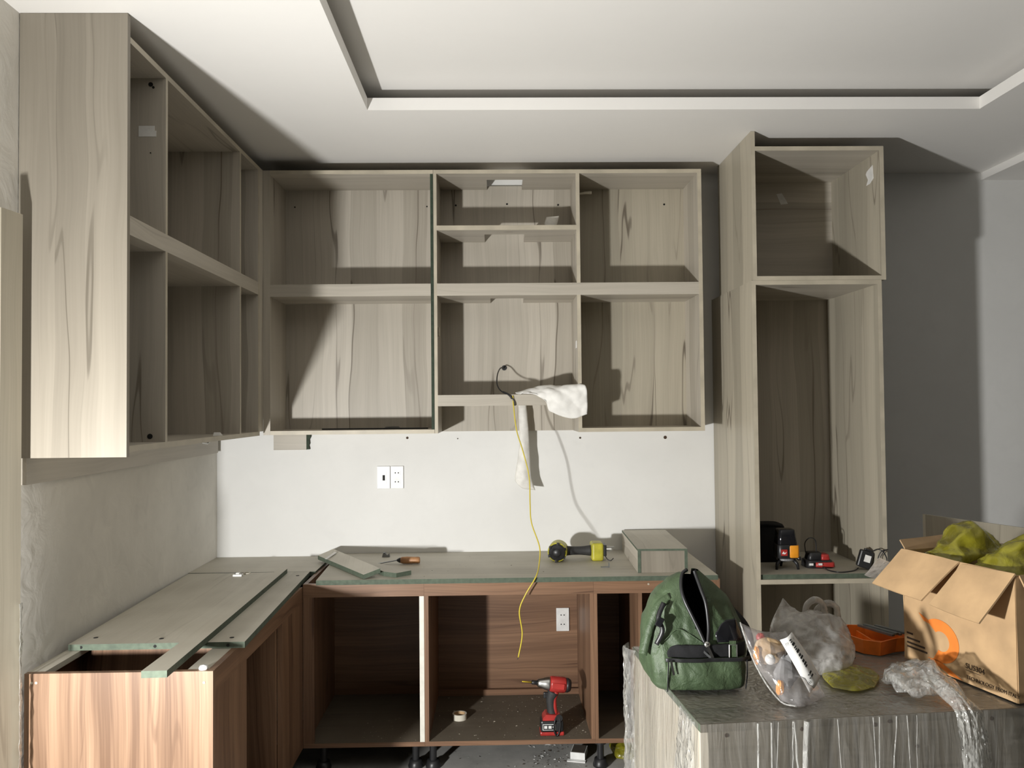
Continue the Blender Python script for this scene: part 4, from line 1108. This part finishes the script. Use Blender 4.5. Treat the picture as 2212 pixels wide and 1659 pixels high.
def shell(off, hole):
    H = lev[-1][0]
    rings = [[bagp(H * (j / NZ) ** 0.9, 2 * math.pi * k / NA, off) for k in range(NA)] for j in range(NZ + 1)]
    m = MB().rings(rings)
    if hole:
        keep = []
        for f in m.f:
            c_ = sum((m.v[i] for i in f), Vector()) / len(f)
            g_ = gap(c_.z - Z0)
            keep.append(not (g_ and (c_.y < 2.14 or c_.z - Z0 > 0.262) and g_[0] - 0.001 < c_.x < g_[1] + 0.001))
        m.f = [f for f, k in zip(m.f, keep) if k]
        m.mi = [0] * len(m.f)
    return m
shell(0.0, True).build('bag_body', 'canvas', bag, smooth=True)
shell(-0.006, True).build('lining', 'black_soft', bag, smooth=True)
# patches that follow the bag's surface: (angle along x, z)
def patch(name, rows, off, mat, nu=10, nv=20, bulge=0.0):
    """rows: list of (z, xleft, xright) bottom to top, laid on the front of the bag"""
    grid = []
    for j in range(nv + 1):
        t_ = j / nv * (len(rows) - 1)
        k = min(int(t_), len(rows) - 2)
        u_ = t_ - k
        z, x0, x1 = [rows[k][i] + (rows[k + 1][i] - rows[k][i]) * u_ for i in range(3)]
        row = []
        for i in range(nu + 1):
            u = i / nu
            b = bulge * (max(0, 4 * u * (1 - u)) * max(0, 4 * (j / nv) * (1 - j / nv))) ** 0.35
            row.append(bagp(z, ang(x0 + (x1 - x0) * u, z), off + b))
        grid.append(row)
    m = MB()
    sheet(m, grid, 0.0016)
    return m.build(name, mat, bag, smooth=True)
patch('front_pocket', [(0.003, 0.420, 0.606), (0.03, 0.418, 0.612), (0.06, 0.420, 0.613), (0.085, 0.424, 0.608)], 0.002, 'canvas', 34, 22, 0.020)
patch('pocket_band', [(0.086, 0.424, 0.612), (0.098, 0.422, 0.614), (0.110, 0.430, 0.616), (0.116, 0.445, 0.616)], 0.004, 'black_soft', 30, 8, 0.003)
patch('pocket_zip', [(0.078, 0.424, 0.610), (0.087, 0.424, 0.612)], 0.0165, 'black', 30, 4)
def seam(name, pts, off, r, mat):
    m = MB()
    m.tube(catmull([bagp(z, ang(x, z), off) for z, x in pts], 40), r, 8)
    return m.build(name, mat, bag, smooth=True)
seam('zipper', [(z, x0) for z, x0, x1 in OPEN], 0.001, 0.0046, 'black')
seam('zipper', [(z, x1) for z, x0, x1 in OPEN], 0.001, 0.0046, 'black')
seam('piping', [(0.004, 0.430), (0.04, 0.428), (0.08, 0.430)], 0.018, 0.0016, 'black_soft')
seam('piping', [(0.004, 0.600), (0.04, 0.604), (0.08, 0.602)], 0.018, 0.0016, 'black_soft')
seam('piping', [(0.105, 0.402), (0.13, 0.425), (0.15, 0.455), (0.12, 0.51)], 0.003, 0.0016, 'canvas')
p0 = bagp(0.118, ang(0.517, 0.118), 0.007)
MB().lathe([(0.0, -0.003), (0.007, -0.003), (0.008, 0.0), (0.0065, 0.003), (0.0, 0.004)], p0, (0, -1, 0.1), 16, cap=False).build('zip_slider', 'steel', bag, smooth=True)
def tab(name, a, b, w, th, mat, par=None):
    a, b = Vector(a), Vector(b)
    d = (b - a).normalized()
    s_ = d.cross(Vector((0, -1, 0.05))).normalized()
    n = d.cross(s_)
    m = MB()
    vs = [p + s_ * sx * w / 2 + n * sn * th / 2 for p in (a, b) for sx in (-1, 1) for sn in (-1, 1)]
    m.add(vs, [(0, 1, 3, 2), (4, 6, 7, 5), (0, 4, 5, 1), (2, 3, 7, 6), (0, 2, 6, 4), (1, 5, 7, 3)])
    return m.build(name, mat, par or bag)
tab('zip_pull', p0 + Vector((0, -0.004, -0.004)), p0 + Vector((0.012, -0.007, -0.032)), 0.0075, 0.002, 'steel')
tab('zip_pull', p0 + Vector((-0.014, -0.003, -0.012)), p0 + Vector((0.014, -0.006, -0.038)), 0.005, 0.002, 'steel_dark')
p1 = bagp(0.083, ang(0.436, 0.083), 0.022)
tab('zip_pull', p1, p1 + Vector((0.006, -0.004, -0.034)), 0.0055, 0.0018, 'steel')
# buckle on the right of the pocket
p2 = bagp(0.100, ang(0.575, 0.100), 0.012)
pts = [p2 + Vector((sx * 0.0095, -0.002, sz * 0.017)) for sx, sz in ((-1, -1), (-1, 1), (1, 1), (1, -1), (-1, -1))]
MB().tube(pts, 0.0016, 6).build('buckle', 'steel', bag)
tab('buckle_strap', p2 + Vector((0, 0.001, 0.026)), p2 + Vector((0, 0.001, -0.028)), 0.016, 0.0016, 'canvas')
# side straps
def strap(name, pts, w, mat, nrm):
    c = catmull(pts, 24)
    n = Vector(nrm).normalized()
    grid = [[], []]
    for i, p in enumerate(c):
        d = (c[min(i + 1, 24)] - c[max(i - 1, 0)]).normalized()
        s_ = d.cross(n).normalized() * w / 2
        grid[0].append(p + s_)
        grid[1].append(p - s_)
    m = MB()
    sheet(m, grid, 0.002)
    return m.build(name, mat, bag, smooth=True)
strap('side_strap', [(0.440, 2.09, Z0 + 0.225), (0.408, 2.085, Z0 + 0.205), (0.388, 2.082, Z0 + 0.165), (0.372, 2.078, Z0 + 0.115), (0.364, 2.075, Z0 + 0.085)], 0.022, 'canvas', (-0.6, -1, 0.2))
strap('side_strap', [(0.418, 2.07, Z0 + 0.215), (0.402, 2.06, Z0 + 0.180), (0.410, 2.052, Z0 + 0.150), (0.395, 2.055, Z0 + 0.115)], 0.012, 'black', (-0.4, -1, 0.2))
MB().bevbox(-0.008, 0.008, -0.004, 0.004, -0.012, 0.012, 0.002).xform(Matrix.Translation((0.403, 2.050, Z0 + 0.172)) @ Matrix.Rotation(0.5, 4, 'Y')).build('buckle', 'black_gloss', bag)
strap('shoulder_strap', [(0.560, 2.17, Z0 + 0.225), (0.592, 2.16, Z0 + 0.205), (0.612, 2.14, Z0 + 0.175), (0.640, 2.125, Z0 + 0.140), (0.652, 2.12, Z0 + 0.100), (0.645, 2.12, Z0 + 0.05)], 0.024, 'black_soft', (0.8, -1, 0.2))
patch('leather_panel', [(0.120, 0.545, 0.616), (0.140, 0.540, 0.614), (0.160, 0.556, 0.606), (0.170, 0.572, 0.598)], 0.003, 'black_gloss', 12, 10)

# ------------------------------------------------------------------ clear zip bag of fittings, leaning on the carrier bag
t = thing('zip_bag', 'clear zip bag of mixed fittings with a white printed label', 'bag', (0.70, 2.0, IZ))
rows = [[(0.604, 2.050, 0.893), (0.66, 2.060, 0.868), (0.728, 2.080, 0.862)], [(0.628, 2.010, 0.805), (0.695, 2.012, 0.800), (0.770, 2.050, 0.800)], [(0.672, 1.955, 0.731), (0.714, 1.925, 0.729), (0.790, 1.985, 0.731)]]
mb = MB()
pillow(mb, rows, 0.026, 34, 34, 0.006, 22.0, 1.0, squash=0.6)
for v in mb.v: v.z = max(v.z, IZ + 0.0045)
mb.build('plastic_pouch', 'bag_clear', t, smooth=True)
m = MB().tube(catmull([(0.604, 2.049, 0.894), (0.622, 2.018, 0.82), (0.645, 1.985, 0.765), (0.672, 1.953, 0.730), (0.700, 1.930, 0.728)], 24), 0.0022, 6)
m.build('zip_seam', 'film_thick', t, smooth=True)
lab = [(0.683, 1.990, 0.866), (0.716, 2.000, 0.882), (0.778, 1.985, 0.778), (0.742, 1.960, 0.748)]
lm = MB()
g = surf([[lab[0], ((lab[0][0] + lab[1][0]) / 2, 1.985, (lab[0][2] + lab[1][2]) / 2), lab[1]], [(0.712, 1.970, 0.808), (0.730, 1.966, 0.818), (0.748, 1.986, 0.832)], [lab[3], (0.760, 1.966, 0.763), lab[2]]], 8, 12)
sheet(lm, g, 0.0006)
lbl = lm.build('paper_label', 'paper', t, smooth=True)
rl = random.Random(4)
def on_label(u, v, du, dv, mat='ink'):
    def P(a, b):
        i, j = a * 8, b * 12
        i0, j0 = min(int(i), 7), min(int(j), 11)
        fi, fj = i - i0, j - j0
        p = (g[j0][i0] * (1 - fi) + g[j0][i0 + 1] * fi) * (1 - fj) + (g[j0 + 1][i0] * (1 - fi) + g[j0 + 1][i0 + 1] * fi) * fj
        return p + Vector((-0.2, -1, 0.1)).normalized() * 0.0012
    m = MB()
    c = [P(u, v), P(u + du, v), P(u + du, v + dv), P(u, v + dv)]
    n = (c[1] - c[0]).cross(c[3] - c[0]).normalized() * 0.0003
    m.add([p - n for p in c] + [p + n for p in c], [(3, 2, 1, 0), (4, 5, 6, 7), (0, 1, 5, 4), (1, 2, 6, 5), (2, 3, 7, 6), (3, 0, 4, 7)])
    m.build('print_mark', mat, lbl)
v_ = 0.06
while v_ < 0.62:
    d_ = rl.uniform(0.012, 0.045)
    on_label(0.50, v_, rl.uniform(0.14, 0.24), d_)
    v_ += d_ + rl.uniform(0.012, 0.03)
for v_ in (0.72, 0.79):
    on_label(0.52, v_, 0.16, 0.03)
    on_label(0.38, v_ + 0.01, 0.08, 0.012)
for u_ in (0.16, 0.24, 0.32, 0.82):
    on_label(u_, 0.08, 0.012, 0.80, 'grey')
# the fittings inside
def inside(u, v):
    gg = surf(rows, 10, 10)
    return gg[int(v * 10)][int(u * 10)]
c = inside(0.35, 0.45) + Vector((0, -0.020, 0))
tag(MB().lathe([(0.0, 0), (0.012, 0), (0.0125, 0.006), (0.0, 0.007)], c, (-0.3, -1, 0.3), 18, cap=False).build('cam_disc', 'white', smooth=True), 'white slotted disc seen through the clear zip bag', 'fitting')
def blob(name, mat, label, cat, c, r, seed, sq=(1, 1, 1)):
    m = MB()
    rings = []
    for j in range(1, 12):
        ph = math.pi * j / 12
        rings.append([Vector(c) + Vector((r * sq[0] * math.sin(ph) * math.cos(a), r * sq[1] * math.sin(ph) * math.sin(a), r * sq[2] * math.cos(ph))) * (1 + 0.35 * noise.noise(Vector((math.cos(a) * 1.5 + seed, math.sin(a) * 1.5, math.cos(ph) * 1.5)))) for a in [2 * math.pi * k / 16 for k in range(16)]])
    m.rings(rings)
    return tag(m.build(name, mat), label, cat)
blob('fitting_packet', 'beige', 'tan packet of fittings inside the clear zip bag', 'packet', inside(0.45, 0.35), 0.034, 1.0, (1.1, 0.40, 0.9))
blob('fitting_packet', 'grey', 'grey lump of screws low in the clear zip bag', 'packet', inside(0.55, 0.65), 0.030, 2.0, (0.9, 0.45, 1.3))
blob('screw_pack', 'black', 'dark packet beside the label inside the clear zip bag', 'packet', inside(0.75, 0.55), 0.026, 3.0, (0.7, 0.35, 1.4))
blob('yellow_plug', 'amber', 'amber plug at the bottom of the clear zip bag', 'plug', inside(0.20, 0.80), 0.012, 4.0, (0.8, 0.6, 1.4))
blob('yellow_plug', 'amber', 'amber plug along the zip edge of the clear zip bag', 'plug', inside(0.16, 0.40), 0.011, 5.0, (0.7, 0.5, 1.9))
blob('red_plug', 'red', 'red plug near the top of the clear zip bag', 'plug', inside(0.45, 0.15), 0.010, 6.0, (1.2, 0.6, 0.9))

# ------------------------------------------------------------------ milky carrier bag
t = thing('carrier_bag', 'crumpled milky plastic carrier bag with two handle loops', 'bag', (0.87, 2.26, IZ))
mb = MB()
pillow(mb, [[(0.800, 2.300, 0.893), (0.845, 2.31, 0.850), (0.905, 2.32, 0.845), (0.957, 2.31, 0.838)], [(0.752, 2.270, 0.818), (0.82, 2.25, 0.815), (0.90, 2.25, 0.810), (0.972, 2.28, 0.805)],
            [(0.752, 2.230, 0.765), (0.82, 2.20, 0.765), (0.90, 2.20, 0.765), (0.968, 2.25, 0.765)], [(0.785, 2.170, 0.729), (0.83, 2.15, 0.728), (0.89, 2.15, 0.728), (0.945, 2.20, 0.729)]], 0.040, 44, 44, 0.016, 20.0, 2.0, squash=0.5)
for v in mb.v: v.z = max(v.z, IZ + 0.0045)
mb.build('bag_body', 'bag_milky', t, smooth=True)
for pts in ([(0.862, 2.305, 0.838), (0.868, 2.30, 0.872), (0.888, 2.295, 0.888), (0.912, 2.30, 0.876), (0.922, 2.30, 0.838)], [(0.895, 2.315, 0.835), (0.905, 2.31, 0.862), (0.930, 2.305, 0.876), (0.955, 2.31, 0.862), (0.962, 2.315, 0.832)]):
    cpt = catmull(pts, 24)
    mb = MB()
    rings = []
    for i, p in enumerate(cpt):
        d = (cpt[min(i + 1, 24)] - cpt[max(i - 1, 0)]).normalized()
        s_ = d.cross(Vector((0.1, -1, 0.2))).normalized()
        w = 0.009 + 0.003 * noise.noise(p * 60)
        rings.append([p + s_ * w * math.cos(a) + Vector((0, 1, 0)) * 0.005 * math.sin(a) for a in [2 * math.pi * k / 10 for k in range(10)]])
    mb.rings(rings)
    mb.build('handle_loop', 'bag_milky', t, smooth=True)

mb = MB()
pillow(mb, [[(0.880, 2.205, 0.728), (0.94, 2.235, 0.728), (0.995, 2.195, 0.728)], [(0.840, 2.13, 0.731), (0.91, 2.13, 0.735), (0.985, 2.12, 0.731)], [(0.835, 2.055, 0.728), (0.88, 2.025, 0.728), (0.940, 2.050, 0.728)]], 0.006, 30, 30, 0.006, 26.0, 9.0)
for v in mb.v: v.z = max(v.z, IZ + 0.0045)
tag(mb.build('yellow_bag', 'bag_yellow', smooth=True), 'flat yellow plastic bag lying on the wrapped cabinet', 'bag')

t = thing('utility_clip', 'small black plastic clip beside the flat yellow bag', 'clip', (0.965, 2.29, IZ))
MB().tube(catmull([(0.945, 2.335, 0.738), (0.958, 2.315, 0.736), (0.975, 2.295, 0.733), (0.990, 2.275, 0.731)], 14), [0.010, 0.0095, 0.009, 0.008, 0.007, 0.0065, 0.006, 0.006, 0.006, 0.0065, 0.0065, 0.006, 0.005, 0.004, 0.003], 10).build('clip_body', 'black_gloss', t, smooth=True)
MB().tube([(0.942, 2.338, 0.741), (0.950, 2.330, 0.7495)], 0.0035, 8).build('clip_tip', 'grey', t)

# orange tray with metal bars
t = thing('organiser_tray', 'orange plastic tray on the wrapped cabinet', 'tray', (1.09, 2.38, IZ))
out = [(1.012, 2.440), (1.008, 2.395), (1.035, 2.325), (1.075, 2.300), (1.138, 2.335), (1.178, 2.345), (1.190, 2.415), (1.110, 2.480), (1.060, 2.488)]
cxy = Vector((sum(p[0] for p in out) / len(out), sum(p[1] for p in out) / len(out)))
inn = [tuple(cxy + (Vector(p) - cxy) * 0.94) for p in out]
zb_, zt_ = IZ + 0.0055, IZ + 0.046
m = MB()
n = len(out)
fl = 0.92
vs = [(*(cxy + (Vector(p) - cxy) * fl), zb_) for p in out] + [(*p, zt_) for p in out] + [(*p, zt_) for p in inn] + [(*(cxy + (Vector(p) - cxy) * fl * 0.94), zb_ + 0.004) for p in out]
fs = [tuple(range(n - 1, -1, -1)), tuple(range(3 * n, 4 * n))]
for k in range(n):
    k2 = (k + 1) % n
    for a in (0, 1, 2):
        fs.append((a * n + k, a * n + k2, (a + 1) * n + k2, (a + 1) * n + k))
m.add(vs, fs)
m.build('tray_shell', 'orange', t)
MB().box(1.075, 1.079, 2.32, 2.46, zb_ + 0.005, zb_ + 0.030).build('partition', 'orange', t)
for k in range(4):
    m = MB()
    a = Vector((1.080 + k * 0.014, 2.452 - k * 0.006, zt_ + 0.004 + (0.003 if k % 2 else 0)))
    b = Vector((1.130 + k * 0.013, 2.340 + k * 0.004, zt_ + 0.004 + (0.003 if k % 2 else 0)))
    d = (b - a).normalized()
    s_ = Vector((d.y, -d.x, 0)) * 0.0055
    up = Vector((0, 0, 0.006))
    m.add([a - s_, a + s_, b + s_, b - s_, a - s_ + up, a + s_ + up, b + s_ + up, b - s_ + up], [(3, 2, 1, 0), (4, 5, 6, 7), (0, 1, 5, 4), (1, 2, 6, 5), (2, 3, 7, 6), (3, 0, 4, 7)])
    tag(m.build('metal_bar', 'steel_dark'), ['leftmost grey metal bar on the orange tray', 'second grey metal bar from the left on the orange tray', 'third grey metal bar from the left on the orange tray', 'rightmost grey metal bar on the orange tray'][k], 'bar', 'metal bars on the orange tray')

# ------------------------------------------------------------------ cardboard box
CA, CB_ = Vector((1.137, 2.288, 0)), Vector((1.227, 1.931, 0))
cd = (CB_ - CA).normalized()
cn = Vector((cd.y, -cd.x, 0))      # outward (towards the lamp)
if cn.x > 0: cn = -cn
CL, CW, CH = (CB_ - CA).length, 0.34, 0.300
CBZ = IZ + 0.0055
t = box = thing('cardboard_box', 'open brown cardboard box with an orange logo on the wrapped cabinet', 'box', (1.35, 2.15, IZ))
def cp(u, w, z):
    """u along the near face, w outward (negative = into the box), z above the base"""
    p = CA + cd * u + cn * w
    return Vector((p.x, p.y, CBZ + z))
def slab(name, quad, th, nrm, mats, par=None, nseg=10, amp=0.004, freq=7.0, seed=1.0, mi=0):
    q = [Vector(p) for p in quad]
    g = [[(q[0] * (1 - i / nseg) + q[1] * (i / nseg)) * (1 - j / nseg) + (q[3] * (1 - i / nseg) + q[2] * (i / nseg)) * (j / nseg) for i in range(nseg + 1)] for j in range(nseg + 1)]
    n = Vector(nrm).normalized()
    g = [[p + n * amp * noise.noise(p * freq + Vector((seed, 0, 0))) for p in r] for r in g]
    m = MB()
    sheet(m, g, th)
    return m.build(name, mats, par or box, smooth=False)
near = slab('side_panel', [cp(0, 0, 0), cp(CL, 0, 0), cp(CL, 0, CH + 0.005), cp(0.008, 0, CH)], 0.004, cn, 'card', amp=0.0)
slab('side_panel', [cp(CL, 0, 0), cp(CL, -CW, 0), cp(CL, -CW, CH), cp(CL, 0, CH)], 0.004, cd, 'card', amp=0.003, seed=3.0)
slab('side_panel', [cp(0, 0, 0), cp(0, -CW, 0), cp(0, -CW, CH), cp(0, 0, CH)], 0.004, cd, 'card', amp=0.003, seed=5.0)
slab('side_panel', [cp(0, -CW, 0), cp(CL, -CW, 0), cp(CL, -CW, CH), cp(0, -CW, CH)], 0.004, cn, 'card_in', amp=0.003, seed=7.0)
slab('bottom_panel', [cp(0, 0, 0.003), cp(CL, 0, 0.003), cp(CL, -CW, 0.003), cp(0, -CW, 0.003)], 0.004, (0, 0, 1), 'card_in', amp=0.0)
# folded-out top flap, torn in two
def flap(name, u0, u1, v0, v1, seed, drop0=0.0, drop1=0.0):
    slab(name, [cp(u0, 0.003, CH), cp(u1, 0.003, CH + 0.004), cp(v1, 0.088, CH - 0.098 - drop1), cp(v0, 0.088, CH - 0.095 - drop0)], 0.0045, (0, 0, 1), 'card', nseg=12, amp=0.006, freq=9.0, seed=seed)
flap('top_flap', 0.000, 0.205, -0.018, 0.165, 2.0)
flap('top_flap', 0.212, CL + 0.004, 0.192, CL - 0.020, 8.0, 0.004, 0.014)
slab('inner_flap', [cp(-0.001, -0.01, CH - 0.002), cp(-0.001, -0.20, CH - 0.002), cp(-0.045, -0.19, CH + 0.028), cp(-0.035, -0.02, CH + 0.020)], 0.004, (0, 0, 1), 'card_in', amp=0.006, seed=4.0)
slab('inner_flap', [cp(CL + 0.001, -0.01, CH - 0.002), cp(CL + 0.001, -CW, CH - 0.002), cp(CL + 0.06, -CW + 0.02, CH - 0.10), cp(CL + 0.055, -0.02, CH - 0.11)], 0.004, (0, 0, 1), 'card', amp=0.006, seed=9.0)
slab('torn_plastic', [cp(-0.008, 0.01, CH - 0.04), cp(-0.004, 0.075, CH - 0.02), cp(-0.055, 0.085, CH - 0.075), cp(-0.050, 0.03, CH - 0.09)], 0.0008, (0, 0, 1), 'bag_milky', amp=0.006, freq=25.0, seed=3.0)
# printed marks on the near face
def on_face(name, polys, mat, label=None):
    m = MB()
    for poly in polys:
        n = len(poly)
        vs = [cp(u, 0.0026, z) for u, z in poly] + [cp(u, 0.0032, z) for u, z in poly]
        m.add(vs, [tuple(range(n - 1, -1, -1)), tuple(range(n, 2 * n))] + [(k, (k + 1) % n, n + (k + 1) % n, n + k) for k in range(n)])
    return m.build(name, mat, near, label=label)
arc = []
for k in range(25):
    a = math.radians(130 - k * 10.0)
    arc.append((0.130 + 0.066 * math.cos(a), 0.082 + 0.056 * math.sin(a)))
inner = []
for k in range(25):
    a = math.radians(130 - k * 10.0)
    inner.append((0.136 + 0.028 * math.cos(a), 0.082 + 0.026 * math.sin(a)))
quads = [[arc[k], arc[k + 1], inner[k + 1], inner[k]] for k in range(24)]
quads.append([(0.058, 0.140), (0.092, 0.128), (0.100, 0.118), (0.076, 0.122)])
quads.append([(0.088, 0.028), (0.128, 0.030), (0.205, 0.002), (0.165, 0.002)])
on_face('logo', quads, 'orange_ink', 'orange ring logo with a tail')
xd, yd = cd, Vector((0, 0, 1))
def face_text(body, size, u, z):
    p = cp(u, 0.0030, z)
    text_part(body, size, p, xd, yd, 'brown_ink', near)
face_text('SUS304', 0.019, 0.216, 0.038)
on_face('rule', [[(0.216, 0.0335), (0.262, 0.0335), (0.262, 0.0325), (0.216, 0.0325)]], 'brown_ink')
face_text('TECHNOLOGY FROM ITALY', 0.0125, 0.218, 0.012)
for u0, u1, z in ((0.012, 0.034, 0.072), (0.012, 0.060, 0.058), (0.012, 0.078, 0.046), (0.012, 0.086, 0.035)):
    on_face('small_print', [[(u0, z), (u1, z), (u1, z + 0.005), (u0, z + 0.005)]], 'brown_ink')

# yellow bags stuffed in the box
def ybag(rows, th, seed, label):
    m = MB()
    pillow(m, rows, th, 50, 50, 0.026, 11.0, seed, squash=0.6)
    return tag(m.build('yellow_bag', 'bag_yellow', smooth=True), label, 'bag')
def cz(u, w, z): return tuple(cp(u, w, z))
ybag([[cz(0.01, -0.02, 0.26), cz(0.01, -0.12, 0.30), cz(0.01, -0.24, 0.27)], [cz(0.09, -0.015, 0.295), cz(0.09, -0.12, 0.352), cz(0.09, -0.26, 0.31)], [cz(0.165, -0.015, 0.27), cz(0.165, -0.12, 0.30), cz(0.165, -0.24, 0.27)]], 0.020, 1.0, 'yellow plastic bag bulging at the left of the cardboard box')
ybag([[cz(0.185, -0.02, 0.25), cz(0.185, -0.16, 0.30), cz(0.185, -0.32, 0.27)], [cz(0.265, -0.02, 0.285), cz(0.265, -0.16, 0.350), cz(0.265, -0.33, 0.31)], [cz(0.355, -0.02, 0.25), cz(0.355, -0.16, 0.29), cz(0.355, -0.32, 0.27)]], 0.022, 7.0, 'knotted yellow plastic bag at the right of the cardboard box')

# board standing behind the box
mb = MB()
hexa(mb, [(1.446, 2.750, 1.059), (2.05, 2.690, 0.985), (2.05, 2.708, 0.985), (1.446, 2.768, 1.059)], 0.0)
vs = [(1.440, 2.745, 0.0), (2.05, 2.685, 0.0), (2.05, 2.703, 0.0), (1.440, 2.763, 0.0), (1.446, 2.750, 1.059), (2.05, 2.690, 0.975), (2.05, 2.708, 0.975), (1.446, 2.768, 1.059)]
mb = MB().add(vs, [(3, 2, 1, 0), (4, 5, 6, 7), (0, 1, 5, 4), (1, 2, 6, 5), (2, 3, 7, 6), (3, 0, 4, 7)])
tag(mb.build('standing_board', 'ash_z3'), 'pale board standing on the floor behind the cardboard box', 'board')

# film wrinkled along the foot of the leaning board
m = MB()
sheet(m, [[Vector((-1.2545 + 0.008 * u / 6 + 0.006 * noise.noise(Vector((v * 0.9, u, 2))), 2.203 - 0.004 * u, 0.02 + v * 0.0145)) for u in range(7)] for v in range(64)], 0.0006)
tag(m.build('film_edge', 'film_thick', smooth=True), 'thin strip of clear film down the edge of the leaning board', 'plastic film')
